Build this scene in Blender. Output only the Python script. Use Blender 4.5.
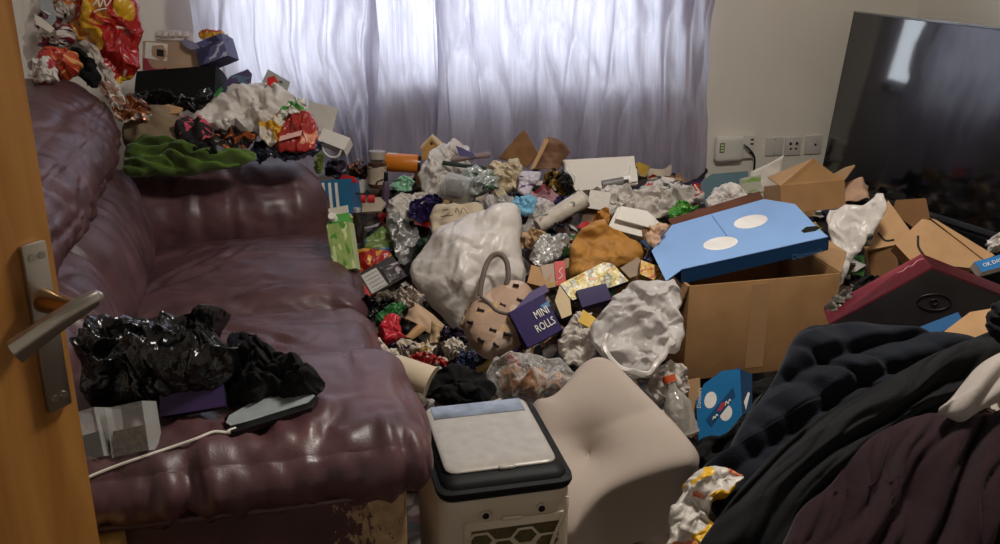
import bpy, bmesh, math, random
import numpy as np
from mathutils import Vector, Matrix

for o in list(bpy.data.objects): bpy.data.objects.remove(o)
scene = bpy.context.scene
COL = scene.collection

# ------------------------------------------------------------------ camera
CAM_Z, PITCH, YAW, FPX = 1.45, math.radians(20), math.radians(13), 1000.0
cam = bpy.data.cameras.new('camera'); camo = bpy.data.objects.new('camera', cam); COL.objects.link(camo)
cam.sensor_width = 36; cam.lens = 36 * FPX / 1000; cam.clip_start = 0.02
camo.location = (0, 0, CAM_Z); camo.rotation_euler = (math.pi / 2 - PITCH, 0, -YAW)
scene.camera = camo

# ------------------------------------------------------------------ world, lights, exposure
scene.view_settings.view_transform = 'Standard'; scene.view_settings.look = 'None'
scene.view_settings.exposure = 0.40; scene.view_settings.gamma = 1.0
scene.view_settings.use_curve_mapping = False
w = bpy.data.worlds.new('overcast_sky'); scene.world = w; w.use_nodes = True
bg = w.node_tree.nodes['Background']; bg.inputs[0].default_value = (0.86, 0.93, 1.0, 1); bg.inputs[1].default_value = 0.7

def area(name, loc, rot, sx, sy, power, col):
    l = bpy.data.lights.new(name, 'AREA'); l.shape = 'RECTANGLE'; l.size = sx; l.size_y = sy; l.energy = power; l.color = col
    o = bpy.data.objects.new(name, l); o.location = loc; o.rotation_euler = rot; COL.objects.link(o); return o
area('window_daylight', (0.75, 4.62, 1.55), (math.radians(-90), 0, 0), 2.1, 1.6, 62, (0.86, 0.93, 1.0))
area('added_fill_light', (1.05, 1.7, 2.33), (0, 0, 0), 0.34, 0.34, 28, (1.0, 0.93, 0.84))  # fill light added below the ceiling to brighten the room, source unseen

# ------------------------------------------------------------------ pixel to place
cy_, sy_, cp_, sp_ = math.cos(YAW), math.sin(YAW), math.cos(PITCH), math.sin(PITCH)
FW = np.array([sy_ * cp_, cy_ * cp_, -sp_]); RT = np.array([cy_, -sy_, 0.0]); UP = np.cross(RT, FW)
CAM = np.array([0, 0, CAM_Z])
def ray(x, y): return FW + RT * (x - 500) / FPX + UP * (272 - y) / FPX
def Pt(x, y, t): return CAM + ray(x, y) * t
def onz(x, y, z): d = ray(x, y); return CAM + d * ((z - CAM_Z) / d[2])
def ony(x, y, Y): d = ray(x, y); return CAM + d * (Y / d[1])
def onx(x, y, X): d = ray(x, y); return CAM + d * (X / d[0])
def onplane(x, y, C, n): d = ray(x, y); return CAM + d * (np.dot(C - CAM, n) / np.dot(d, n))
HY = [1.4, 2.1, 2.5, 2.9, 3.3, 3.7, 4.1]; HZ = [0.02, 0.05, 0.12, 0.22, 0.34, 0.45, 0.47]
def H(X, Y):
    h = np.interp(Y, HY, HZ)
    return h * np.interp(X, [0.2, 0.5, 1.4, 1.9, 2.6], [0.8, 1.0, 1.0, 0.75, 0.6])
def heap_t(x, y, lift=0.0):
    d = ray(x, y); t = np.arange(1.0, 6, 0.01); p = CAM + d * t[:, None]
    below = p[:, 2] < H(p[:, 0], p[:, 1]) + lift
    back = p[:, 1] > 3.93
    k = np.argmax(below | back); return t[k]
def unit(v): v = np.asarray(v, float); return v / np.linalg.norm(v)

# ------------------------------------------------------------------ noise
def sn(P, f, seed, octaves=1, gain=0.5):
    P = np.asarray(P, float); r = np.random.RandomState(seed); out = np.zeros(len(P)); a = 1.0
    for o in range(octaves):
        K = r.normal(size=(6, 3)); K /= np.linalg.norm(K, axis=1)[:, None]; K *= f * r.uniform(0.6, 1.4, (6, 1)) * 2 * math.pi
        out += a * np.sin(P @ K.T + r.uniform(0, 6.28, 6)).sum(1) / 3.0
        a *= gain; f *= 2.1
    return out
def pbd(V, E, scale, amp, it, seed, f=None):
    V0 = V.copy(); n = len(V); a, b = E[:, 0], E[:, 1]
    L = np.linalg.norm(V[b] - V[a], axis=1) * scale
    deg = np.bincount(a, minlength=n) + np.bincount(b, minlength=n); deg = np.maximum(deg, 1)[:, None]
    r = np.random.RandomState(seed)
    if f is None: f = 1.0 / max(0.02, 6 * L.mean())
    for k in range(3): V[:, k] += amp * 0.5 * sn(V0, f, seed * 3 + k, 2)
    for i in range(it):
        d = V[b] - V[a]; l = np.linalg.norm(d, axis=1) + 1e-9
        c = d * ((l - L) / l * 0.5)[:, None]; acc = np.empty_like(V)
        for k in range(3): acc[:, k] = np.bincount(a, c[:, k], n) - np.bincount(b, c[:, k], n)
        V = V + acc / deg * 1.9
        D = V - V0; m = np.linalg.norm(D, axis=1)[:, None]
        V = V0 + D * np.minimum(1, amp / np.maximum(m, 1e-9))
    return V

# ------------------------------------------------------------------ geometry container
class G:
    def __init__(s, V=None, F=None, uv=None, mi=None, smooth=True):
        s.V = np.zeros((0, 3)) if V is None else np.asarray(V, float); s.F = F or []; s.uv = uv; s.mi = mi; s.smooth = smooth
    def add(s, V, F, mi=0):
        o = len(s.V); s.V = np.vstack([s.V, np.asarray(V, float)]); s.F = s.F + [tuple(i + o for i in f) for f in F]
        s.mi = (s.mi or []) + [mi] * len(F); return s
def mkmesh(name, g, mats, origin):
    me = bpy.data.meshes.new(name); me.from_pydata((g.V - origin).tolist(), [], [list(map(int, f)) for f in g.F])
    if not isinstance(mats, (list, tuple)): mats = [mats]
    for m in mats: me.materials.append(m)
    n = len(me.polygons)
    if g.mi: me.polygons.foreach_set('material_index', g.mi[:n])
    me.polygons.foreach_set('use_smooth', [bool(g.smooth)] * n)
    if g.uv is not None:
        l = me.uv_layers.new(name='UVMap'); vi = np.empty(len(me.loops), int); me.loops.foreach_get('vertex_index', vi)
        l.data.foreach_set('uv', np.asarray(g.uv)[vi].ravel())
    me.update()
    if g.smooth == 'auto':
        me.set_sharp_from_angle(angle=math.radians(32))
    return me
def link(name, data, parent=None, loc=(0, 0, 0)):
    o = bpy.data.objects.new(name, data); COL.objects.link(o); o.location = loc
    if parent is not None: o.parent = parent
    return o
def tag(o, label=None, cat=None, group=None, kind=None):
    if label: o['label'] = label
    if cat: o['category'] = cat
    if group: o['group'] = group
    if kind: o['kind'] = kind
    return o
def thing(name, label, cat, parts, group=None, kind=None):
    """parts: list of (name, G, mats[, subparts[, label]]) in room coordinates."""
    allv = np.vstack([p[1].V for p in parts]); lo, hi = allv.min(0), allv.max(0)
    base = np.array([(lo[0] + hi[0]) / 2, (lo[1] + hi[1]) / 2, lo[2]])
    if len(parts) == 1 and not (len(parts[0]) > 3 and parts[0][3]):
        r = link(name, mkmesh(name, parts[0][1], parts[0][2], base), None, base)
    else:
        if parts[0][0] is None:      # first part is the thing itself
            r = link(name, mkmesh(name, parts[0][1], parts[0][2], base), None, base); rest = parts[1:]
        else:
            r = link(name, None, None, base); r.empty_display_size = 0.05; rest = parts
        for p in rest:
            c = link(p[0], mkmesh(p[0], p[1], p[2], base), r)
            if len(p) > 4 and p[4]: c['label'] = p[4]
            for q in (p[3] if len(p) > 3 and p[3] else []):
                link(q[0], mkmesh(q[0], q[1], q[2], base), c)
    return tag(r, label, cat, group, kind)

# ------------------------------------------------------------------ shapes
def box(lo, hi):
    (a, b, c), (d, e, f) = lo, hi
    V = [(a,b,c),(d,b,c),(d,e,c),(a,e,c),(a,b,f),(d,b,f),(d,e,f),(a,e,f)]
    return V, [(0,3,2,1),(4,5,6,7),(0,1,5,4),(1,2,6,5),(2,3,7,6),(3,0,4,7)]
def gbox(lo, hi, bev=0.0):
    g = G(smooth=False); V, F = box(lo, hi); g.add(V, F)
    return bevel(g, bev) if bev else g
def bevel(g, w, seg=2):
    bm = bmesh.new(); vs = [bm.verts.new(v) for v in g.V]
    for f, m in zip(g.F, g.mi or [0] * len(g.F)):
        ff = bm.faces.new([vs[i] for i in f]); ff.material_index = m
    bmesh.ops.bevel(bm, geom=list(bm.edges), offset=w, segments=seg, affect='EDGES', profile=0.6)
    bm.verts.index_update(); o = G([v.co[:] for v in bm.verts], [tuple(v.index for v in f.verts) for f in bm.faces], None, [f.material_index for f in bm.faces], 'auto')
    bm.free(); return o
def rbox(lo, hi, r, n=28, puff=(0, 0, 0)):
    """rounded box made of six n x n grids; puff bulges each pair of faces."""
    lo, hi = np.array(lo, float), np.array(hi, float); c = (lo + hi) / 2; h = (hi - lo) / 2
    idx = {}; V = []; F = []
    g = np.linspace(-1, 1, n + 1)
    def vid(p):
        k = tuple(np.round(p, 5))
        if k not in idx: idx[k] = len(V); V.append(p)
        return idx[k]
    for ax in range(3):
        for s in (-1, 1):
            u, v = (ax + 1) % 3, (ax + 2) % 3
            ids = np.empty((n + 1, n + 1), int)
            for i in range(n + 1):
                for j in range(n + 1):
                    p = [0, 0, 0]; p[ax] = s; p[u] = g[i]; p[v] = g[j]; ids[i, j] = vid(p)
            for i in range(n):
                for j in range(n):
                    q = (ids[i, j], ids[i + 1, j], ids[i + 1, j + 1], ids[i, j + 1]); F.append(q if s > 0 else q[::-1])
    V = np.array(V); q = V * h; rr = np.minimum(r, h); inn = np.clip(q, -(h - rr), h - rr); d = q - inn
    # ellipsoidal rounding
    dn = d / rr; ln = np.linalg.norm(dn, axis=1)[:, None]; mx = np.abs(dn).max(1)[:, None]
    dn = dn / np.maximum(ln, 1e-9) * np.minimum(1, mx)
    P = inn + dn * rr
    for ax in range(3):
        if puff[ax]:
            u, v = (ax + 1) % 3, (ax + 2) % 3
            P[:, ax] += puff[ax] * V[:, ax] * (1 - V[:, u] ** 2) * (1 - V[:, v] ** 2)
    return G(P + c, F), V
def tube(pts, r, seg=8, caps=True):
    pts = np.asarray(pts, float); n = len(pts); rs = np.full(n, r) if np.isscalar(r) else np.asarray(r, float)
    T = np.gradient(pts, axis=0); T /= np.linalg.norm(T, axis=1)[:, None] + 1e-12
    a = np.cross(T[0], [0, 0, 1]); a = a if np.linalg.norm(a) > 0.05 else np.cross(T[0], [1, 0, 0]); a = unit(a)
    V = []; F = []
    for i in range(n):
        a = unit(a - T[i] * np.dot(a, T[i])); b = np.cross(T[i], a)
        for k in range(seg): th = 2 * math.pi * k / seg; V.append(pts[i] + rs[i] * (a * math.cos(th) + b * math.sin(th)))
    for i in range(n - 1):
        for k in range(seg): F.append((i * seg + k, i * seg + (k + 1) % seg, (i + 1) * seg + (k + 1) % seg, (i + 1) * seg + k))
    if caps: F.append(tuple(range(seg))[::-1]); F.append(tuple((n - 1) * seg + k for k in range(seg)))
    return G(V, F, None, [0] * len(F), 'auto')
def smoothpath(pts, n=40):
    pts = np.asarray(pts, float); m = len(pts); out = []
    P = np.vstack([2 * pts[0] - pts[1], pts, 2 * pts[-1] - pts[-2]])
    for i in range(1, m):
        for s in np.linspace(0, 1, max(2, n // (m - 1)), endpoint=False):
            p0, p1, p2, p3 = P[i - 1], P[i], P[i + 1], P[i + 2]
            out.append(0.5 * (2 * p1 + (p2 - p0) * s + (2 * p0 - 5 * p1 + 4 * p2 - p3) * s * s + (3 * p1 - p0 - 3 * p2 + p3) * s ** 3))
    out.append(pts[-1]); return np.array(out)
def join(*gs):
    o = G(smooth=gs[0].smooth)
    for g in gs: o.add(g.V, g.F); 
    return o

# ------------------------------------------------------------------ materials
def C(h):
    h = h.lstrip('#'); v = [int(h[i:i + 2], 16) / 255 for i in (0, 2, 4)]
    return tuple(x / 12.92 if x <= 0.04045 else ((x + 0.055) / 1.055) ** 2.4 for x in v) + (1,)
MATS = {}
class NT:
    def __init__(s, name):
        s.m = bpy.data.materials.new(name); s.m.use_nodes = True; s.t = s.m.node_tree; s.n = s.t.nodes; s.l = s.t.links
        s.p = s.n['Principled BSDF']; s.out = s.n['Material Output']
    def new(s, t, **k):
        x = s.n.new(t)
        for a, b in k.items(): setattr(x, a, b)
        return x
    def coord(s, kind='Object', scale=None):
        c = s.new('ShaderNodeTexCoord')
        if scale is None: return c.outputs[kind]
        mp = s.new('ShaderNodeMapping'); s.l.new(c.outputs[kind], mp.inputs[0]); mp.inputs['Scale'].default_value = scale if hasattr(scale, '__len__') else (scale,) * 3
        return mp.outputs[0]
    def noise(s, vec, scale, detail=3, rough=0.5, dist=0.0):
        x = s.new('ShaderNodeTexNoise'); s.l.new(vec, x.inputs['Vector']); x.inputs['Scale'].default_value = scale
        x.inputs['Detail'].default_value = detail; x.inputs['Roughness'].default_value = rough; x.inputs['Distortion'].default_value = dist
        return x.outputs[0]
    def ramp(s, fac, stops, interp='LINEAR'):
        r = s.new('ShaderNodeValToRGB'); s.l.new(fac, r.inputs[0]); r.color_ramp.interpolation = interp; e = r.color_ramp.elements
        while len(e) < len(stops): e.new(0.5)
        for q, (pos, c) in zip(e, stops): q.position = pos; q.color = c if hasattr(c, '__len__') else (c, c, c, 1)
        return r.outputs[0]
    def mix(s, fac, a, b):
        x = s.new('ShaderNodeMix'); x.data_type = 'RGBA'
        for v, i in ((fac, 0), (a, 6), (b, 7)):
            if hasattr(v, 'is_linked') or isinstance(v, bpy.types.NodeSocket): s.l.new(v, x.inputs[i])
            else: x.inputs[i].default_value = v
        return x.outputs[2]
    def bump(s, h, strength, dist=0.01):
        b = s.new('ShaderNodeBump'); s.l.new(h, b.inputs['Height']); b.inputs['Strength'].default_value = strength; b.inputs['Distance'].default_value = dist
        s.l.new(b.outputs[0], s.p.inputs['Normal']); return b.outputs[0]
    def col(s, c):
        if isinstance(c, bpy.types.NodeSocket): s.l.new(c, s.p.inputs['Base Color'])
        else: s.p.inputs['Base Color'].default_value = c
def mat(name, base, rough=0.6, spec=0.4, metal=0.0, vary=0.12, vs=8, bump=0.0, bs=60, prints=None, thin=0.0, clear=0.0, sheen=0.0, coat=0.0, crum=0.0, cs=16):
    """general procedural material: colour with slight variation, optional printed areas (in UV), fine bump,
    thin = share of light let through (plastic film, paper), clear = transparency of a film."""
    if name in MATS: return MATS[name]
    t = NT(name); p = t.p; base = C(base) if isinstance(base, str) else base
    oc = t.coord('Object')
    dk = tuple(x * (1 - vary * 1.6) for x in base[:3]) + (1,); lt = tuple(min(1, x * (1 + vary)) for x in base[:3]) + (1,)
    c = t.ramp(t.noise(oc, vs, 4), [(0.3, dk), (0.7, lt)])
    for k, (pc, scale, thr, seed) in enumerate(prints or []):
        uv = t.coord('UV', scale); mp = uv.node; mp.inputs['Location'].default_value = (seed * 3.7, seed * 1.9, seed)
        f = t.ramp(t.noise(uv, 1.0, 1.0, 0.4, 0.6), [(thr, 0.0), (thr + 0.015, 1.0)])
        c = t.mix(f, c, C(pc))
    t.col(c); p.inputs['Roughness'].default_value = rough; p.inputs['Specular IOR Level'].default_value = spec; p.inputs['Metallic'].default_value = metal
    if sheen: p.inputs['Sheen Weight'].default_value = sheen; p.inputs['Sheen Roughness'].default_value = 0.5
    if coat: p.inputs['Coat Weight'].default_value = coat; p.inputs['Coat Roughness'].default_value = 0.15
    if bump: t.bump(t.noise(oc, bs, 3), bump, 0.004)
    if crum:      # creased film or paper: cells with straight borders at three sizes
        dv = t.new('ShaderNodeVectorMath', operation='MULTIPLY_ADD'); nz = t.new('ShaderNodeTexNoise'); t.l.new(oc, nz.inputs['Vector']); nz.inputs['Scale'].default_value = 9
        t.l.new(nz.outputs['Color'], dv.inputs[0]); dv.inputs[1].default_value = (.06, .06, .06); t.l.new(oc, dv.inputs[2]); h = None
        for i_, (sc_, w_) in enumerate(((cs, 1.0), (cs * 2.3, .45), (cs * 5, .2))):
            v_ = t.new('ShaderNodeTexVoronoi'); t.l.new(dv.outputs[0], v_.inputs['Vector']); v_.inputs['Scale'].default_value = sc_
            m_ = t.new('ShaderNodeMath', operation='MULTIPLY_ADD'); t.l.new(v_.outputs['Distance'], m_.inputs[0]); m_.inputs[1].default_value = w_
            if h is None: m_.inputs[2].default_value = 0
            else: t.l.new(h, m_.inputs[2])
            h = m_.outputs[0]
        t.bump(h, crum, 0.012)
    sh = p.outputs[0]
    if thin:
        tr = t.new('ShaderNodeBsdfTranslucent'); t.l.new(c, tr.inputs[0]); mx = t.new('ShaderNodeMixShader'); mx.inputs[0].default_value = thin
        t.l.new(sh, mx.inputs[1]); t.l.new(tr.outputs[0], mx.inputs[2]); sh = mx.outputs[0]
    if clear:
        tp = t.new('ShaderNodeBsdfTransparent'); mx = t.new('ShaderNodeMixShader'); lw = t.new('ShaderNodeLayerWeight'); lw.inputs[0].default_value = 0.35
        f = t.ramp(lw.outputs['Facing'], [(0.0, clear), (1.0, clear * 0.25)])
        t.l.new(f, mx.inputs[0]); t.l.new(sh, mx.inputs[1]); t.l.new(tp.outputs[0], mx.inputs[2]); sh = mx.outputs[0]
    t.l.new(sh, t.out.inputs[0]); MATS[name] = t.m; return t.m

def normals(g):
    N = np.zeros_like(g.V)
    F = np.array([f for f in g.F if len(f) == 4])
    if len(F):
        n = np.cross(g.V[F[:, 2]] - g.V[F[:, 0]], g.V[F[:, 3]] - g.V[F[:, 1]])
        for k in range(4): np.add.at(N, F[:, k], n)
    F3 = [f for f in g.F if len(f) == 3]
    if F3:
        F = np.array(F3); n = np.cross(g.V[F[:, 1]] - g.V[F[:, 0]], g.V[F[:, 2]] - g.V[F[:, 0]])
        for k in range(3): np.add.at(N, F[:, k], n)
    return N / (np.linalg.norm(N, axis=1)[:, None] + 1e-12)
def ridge(x, w=1.0): return np.exp(-(x / w) ** 2)

# ------------------------------------------------------------------ setting materials
def m_wall():
    t = NT('cream_wall_paint'); oc = t.coord('Object'); t.col(t.ramp(t.noise(oc, 1.7, 5), [(0.3, C('#e2dbce')), (0.75, C('#eee8dc'))]))
    t.p.inputs['Roughness'].default_value = 0.75; t.bump(t.noise(oc, 90, 3), 0.08, 0.003); return t.m
def m_wood():
    t = NT('oak_veneer'); oc = t.coord('Object', (14, 14, 1.1))
    n = t.noise(oc, 2.2, 6, 0.6, 1.4); w = t.new('ShaderNodeTexWave'); w.wave_type = 'BANDS'; w.bands_direction = 'X'
    t.l.new(oc, w.inputs[0]); w.inputs['Scale'].default_value = 0.5; w.inputs['Distortion'].default_value = 7; w.inputs['Detail'].default_value = 3; w.inputs['Detail Scale'].default_value = 1.2
    c = t.ramp(n, [(0.25, C('#8c5a26')), (0.5, C('#a06c32')), (0.75, C('#b07c40'))]); c = t.mix(0.22, c, t.ramp(w.outputs[0], [(0.0, C('#7a4f20')), (1.0, C('#b98648'))]))
    t.col(c); t.p.inputs['Roughness'].default_value = 0.42; t.p.inputs['Specular IOR Level'].default_value = 0.35; t.bump(n, 0.05, 0.002); return t.m
def m_leather(name, peel=False):
    t = NT(name); oc = t.coord('Object')
    v = t.new('ShaderNodeTexVoronoi'); t.l.new(oc, v.inputs[0]); v.inputs['Scale'].default_value = 260
    n = t.noise(oc, 9, 5, 0.6)
    c = t.ramp(n, [(0.28, C('#3d2628')), (0.55, C('#523538')), (0.8, C('#674747'))])
    if peel:
        sp = t.new('ShaderNodeSeparateXYZ'); t.l.new(t.coord('Object'), sp.inputs[0])
        e = t.new('ShaderNodeMapRange'); t.l.new(sp.outputs[0], e.inputs[0]); e.inputs[1].default_value = 0.31; e.inputs[2].default_value = 0.44; e.inputs[3].default_value = -0.22; e.inputs[4].default_value = 0.16
        a = t.new('ShaderNodeMath', operation='ADD'); t.l.new(t.noise(t.coord('Object', (1.0, 1, 0.55)), 85, 4, 0.7), a.inputs[0]); t.l.new(e.outputs[0], a.inputs[1])
        f = t.ramp(a.outputs[0], [(0.52, 0.0), (0.56, 1.0)]); c = t.mix(f, c, t.ramp(t.noise(oc, 40, 3), [(0.3, C('#8d7050')), (0.7, C('#b89a74'))]))
    t.col(c); t.l.new(t.ramp(t.noise(oc, 5, 4), [(.3, .36), (.7, .52)]), t.p.inputs['Roughness']); t.p.inputs['Specular IOR Level'].default_value = 0.55
    b = t.new('ShaderNodeMath', operation='MULTIPLY_ADD'); t.l.new(v.outputs[0], b.inputs[0]); b.inputs[1].default_value = 0.35; t.l.new(t.noise(oc, 22, 5, 0.65, 0.8), b.inputs[2])
    t.bump(b.outputs[0], 0.15, 0.004); return t.m
def m_curtain():
    t = NT('lilac_curtain_cloth'); oc = t.coord('Object')
    st = t.noise(t.coord('Object', (1.0, 1.0, 0.05)), 70, 4, 0.6)
    c = t.ramp(st, [(0.3, C('#a199ac')), (0.7, C('#b8b0c2'))])
    t.col(c); t.p.inputs['Roughness'].default_value = 0.85; t.p.inputs['Specular IOR Level'].default_value = 0.15
    crk = t.noise(t.coord('Object', (2.2, 2.2, 0.6)), 7, 5, 0.7, 2.0); t.bump(crk, 0.3, 0.015)
    tr = t.new('ShaderNodeBsdfTranslucent'); t.l.new(t.ramp(st, [(0.3, C('#c2bfcb')), (0.7, C('#dad8e2'))]), tr.inputs[0])
    mx = t.new('ShaderNodeMixShader'); mx.inputs[0].default_value = 0.5; t.l.new(t.p.outputs[0], mx.inputs[1]); t.l.new(tr.outputs[0], mx.inputs[2]); t.l.new(mx.outputs[0], t.out.inputs[0]); return t.m
WALL, WOOD, LEATHER, PEEL, CURT = m_wall(), m_wood(), m_leather('plum_leather'), m_leather('peeling_plum_leather', True), m_curtain()
WHITEP = mat('white_gloss_plastic', '#e2ded4', 0.35, 0.5, vary=0.03)
UPVC = mat('white_window_plastic', '#e8e8e6', 0.4, vary=0.02)
GLASS = mat('window_glass', '#dfe8ea', 0.05, 0.6, clear=0.93)
CARPET = mat('brown_carpet', '#4a4038', 0.95, 0.1, vary=0.3, bump=0.6, bs=300)
METAL = mat('brushed_steel', '#b4aea6', 0.28, 0.5, metal=1.0, vary=0.06)
BLACKP = mat('black_plastic', '#0c0c0e', 0.3, 0.5, vary=0.05)

# ------------------------------------------------------------------ room shell
XL, XR, YB, YN, ZC = -0.86, 2.88, 4.1, -0.9, 2.4
WX0, WX1, WZ0, WZ1 = -0.16, 1.64, 0.80, 2.10
def struct(name, label, g, m, kids=()):
    r = thing(name, label, None, [(None if kids else name, g, m)] + list(kids), kind='structure'); return r
g = G(smooth=False); g.add(*box((XL - .15, YN, -0.1), (XR + .15, YB + .25, 0))); struct('floor', 'brown carpeted floor under the heap of rubbish', g, CARPET)
g = G(smooth=False)
for lo, hi in (((XL - .15, YB, 0), (WX0, YB + .25, ZC)), ((WX1, YB, 0), (XR + .15, YB + .25, ZC)), ((WX0, YB, 0), (WX1, YB + .25, WZ0)), ((WX0, YB, WZ1), (WX1, YB + .25, ZC))): g.add(*box(lo, hi))
struct('wall_back', 'cream painted wall with the curtained window and the sockets', g, WALL)
g = G(smooth=False); g.add(*box((XR, YN, 0), (XR + .15, YB, ZC))); struct('wall_right', 'cream painted wall behind the leaning television', g, WALL)
DX, DY = -0.226, 1.04                                  # free edge of the open door
dd = unit((0.669, 0.743, 0)); dn = np.array([dd[1], -dd[0], 0]); DW = 0.80
hx, hy = DX - dd[0] * DW, DY - dd[1] * DW              # hinge
g = G(smooth=False); g.add(*box((XL - .15, hy + 0.02, 0), (XL, YB, ZC))); g.add(*box((XL - .15, YN, 0), (XL, hy - 0.8, ZC))); g.add(*box((XL - .15, hy - 0.8, 2.03), (XL, hy + .02, ZC)))
struct('wall_left', 'cream painted wall behind the leather sofa', g, WALL)
g = G(smooth=False); g.add(*box((XL - .15, YN - .15, 0), (XR + .15, YN, ZC))); struct('wall_near', 'cream painted wall on the near side of the room', g, WALL)
g = G(smooth=False); g.add(*box((XL - .15, YN - .15, ZC), (XR + .15, YB + .25, ZC + .1))); struct('ceiling', 'plain white ceiling above the room', g, mat('ceiling_paint', '#e6e2da', 0.9, vary=0.02))
# window frame with panes
kids = []
mull = [WX0, 0.43, 1.04, WX1]
fr = G(smooth=False)
for x in mull: fr.add(*box((x - .035, YB + .1, WZ0), (x + .035, YB + .16, WZ1)))
for z in (WZ0, WZ1, 1.72): fr.add(*box((WX0, YB + .1, z - .035), (WX1, YB + .16, z + .035)))
for i in range(3):
    for z0, z1 in ((WZ0, 1.72), (1.72, WZ1)):
        p = G(smooth=False); p.add(*box((mull[i] + .035, YB + .125, z0 + .035), (mull[i + 1] - .035, YB + .131, z1 - .035))); kids.append(('pane', p, GLASS))
sill = gbox((WX0 - .04, YB - .05, WZ0 - .03), (WX1 + .04, YB + .1, WZ0 + .0), 0.004); kids.append(('window_sill', sill, UPVC))
struct('window_1', 'white framed window behind the lilac curtains', fr, UPVC, kids)

# sockets and the plug-in box on the wall
def plate(x0, y0, x1, y1, name, label, cat, slots):
    a = ony(x0, y1, YB); b = ony(x1, y0, YB); g = gbox((a[0], YB - .010, a[2]), (b[0], YB, b[2]), 0.003); parts = [('plate', g, mat('socket_grey_plastic', '#d0cbc4', 0.45, vary=0.03))]
    cx, cz = (a[0] + b[0]) / 2, (a[2] + b[2]) / 2
    for (u, v, w_, h_) in slots:
        parts.append(('hole', gbox((cx + u - w_, YB - .0115, cz + v - h_), (cx + u + w_, YB - .0095, cz + v + h_)), BLACKP))
    thing(name, label, cat, parts)
plate(764.5, 136.5, 783, 155.5, 'blank_plate', 'plain square grey wall plate next to the plug-in box', 'wall plate', [(0, .032, .002, .002), (0, -.032, .002, .002)])
plate(783.5, 136.2, 801, 155.2, 'wall_socket', 'square grey socket plate with four dark holes', 'socket', [(-.015, .012, .006, .006), (.017, .012, .006, .006), (-.012, -.012, .005, .004), (.014, -.012, .005, .004)])
plate(803.5, 134.5, 822, 154, 'aerial_socket', 'grey socket plate with one hole half behind the television', 'socket', [(.008, 0, .005, .005)])
a, b = ony(712, 160.5, YB), ony(741, 134, YB)
body = rbox((a[0], YB - .045, a[2]), (b[0], YB - .004, b[2]), 0.014, 8)[0]; body.smooth = 'auto'
c0, c1 = ony(733, 158, YB), ony(753.5, 134, YB)
bk = gbox((c0[0], YB - .022, c0[2]), (c1[0], YB, c1[2]), 0.004)
l0, l1 = ony(719.5, 153, YB - .045), ony(725, 143, YB - .045)
led = gbox((l0[0], YB - .0465, l0[2]), (l1[0], YB - .0445, l1[2])); ld = []
for k in range(3):
    z = l0[2] + (l1[2] - l0[2]) * (0.22 + 0.28 * k); ld.append(('light_bar', gbox((l0[0] + .004, YB - .0475, z - .004), (l1[0] - .004, YB - .046, z + .004)), mat('pale_green_led', '#c9e6a8', 0.4)))
hs = [('hole', gbox((c1[0] - .022, YB - .0235, z - .004), (c1[0] - .008, YB - .0215, z + .004)), BLACKP) for z in (c1[2] - .02, c1[2] - .04, c0[2] + .025)]
pc = [ony(742, 144, YB - .03), ony(748, 148, YB - .045), ony(754, 156, YB - .04), ony(754.5, 166, YB - .03), ony(752, 182, YB - .03)]
thing('plug_in_adapter', 'white plug-in powerline box with green window and black lead', 'adapter', [('body', body, WHITEP), ('back_box', bk, WHITEP, hs), ('window', led, mat('smoked_window', '#6a6a44', 0.3), ld), ('cable', tube(smoothpath(pc, 30), 0.0045), BLACKP)])

# ------------------------------------------------------------------ curtains
def curtain(label, x0, x1, y0, pleats, amp, seed, zb=0.22, gather=None, lean=0.0, tuck=.030):
    nx, nz = 420, 90; s = np.linspace(0, 1, nx); z = np.linspace(zb, 2.25, nz); S, Z = np.meshgrid(s, z); S = S.ravel(); zz = Z.ravel()
    up = np.clip((zz - zb) / (2.25 - zb), 0, 1); wd = x1 - x0
    P = np.stack([S * wd, S * 0, zz * 0.30], 1)
    # broad irregular folds that wander with height, plus narrow creases
    ph = S * pleats + 0.55 * sn(P, 1.3, seed) + 0.10 * sn(P * [1, 1, 3], 3, seed + 1)
    A = amp * np.clip(0.55 + 0.6 * sn(P, 2.0, seed + 2), 0.08, 1.6)
    prof = np.sin(2 * math.pi * ph); prof = np.sign(prof) * np.abs(prof) ** 0.75
    Q = np.stack([S * wd, S * 0, zz * 0.45 + 0.5 * S * wd], 1); Q2 = np.stack([S * wd, S * 0, zz * 0.35 - 0.4 * S * wd], 1)
    cr = 0.014 * ridge(sn(Q, 3.5, seed + 7), 0.14) + 0.011 * ridge(sn(Q2, 4.5, seed + 8), 0.13) + 0.005 * sn(Q, 9, seed + 9, 2)
    X = x0 + wd * S + tuck * np.clip(0.35 + 0.9 * sn(P * [1, 1, .6], 1.7, seed + 11), 0, 1.3) * np.sin(2 * math.pi * ph + 1.2) + lean * (1 - up) * S
    Y = y0 + A * prof - cr
    if gather is not None:
        gx, gw = gather; f = np.clip((0.98 - zz) / 0.45, 0, 1) ** 1.2
        X = X + f * (gx - X) * gw * np.clip(S * 1.6 + .1, 0, 1); Y = Y - f * (0.10 + 0.05 * np.sin(2 * math.pi * ph * 1.5 + zz * 11)) * np.clip(S * 2 - .4, 0, 1)
    V = np.stack([X, np.clip(Y, 3.70, YB - 0.062), zz], 1)
    F = [(j * nx + i, j * nx + i + 1, (j + 1) * nx + i + 1, (j + 1) * nx + i) for j in range(nz - 1) for i in range(nx - 1)]
    thing('curtain', label, 'curtain', [('curtain', G(V, F), CURT)], 'curtains at the window')
curtain('lilac curtain bunched at its foot above the sofa arm', -0.25, 0.40, 3.94, 4.2, 0.030, 3, zb=0.46, gather=(0.33, 0.60), lean=0.05)
curtain('narrow lilac curtain length hanging above the orange tub', 0.40, 0.69, 3.995, 2.6, 0.024, 12, zb=0.36)
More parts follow.
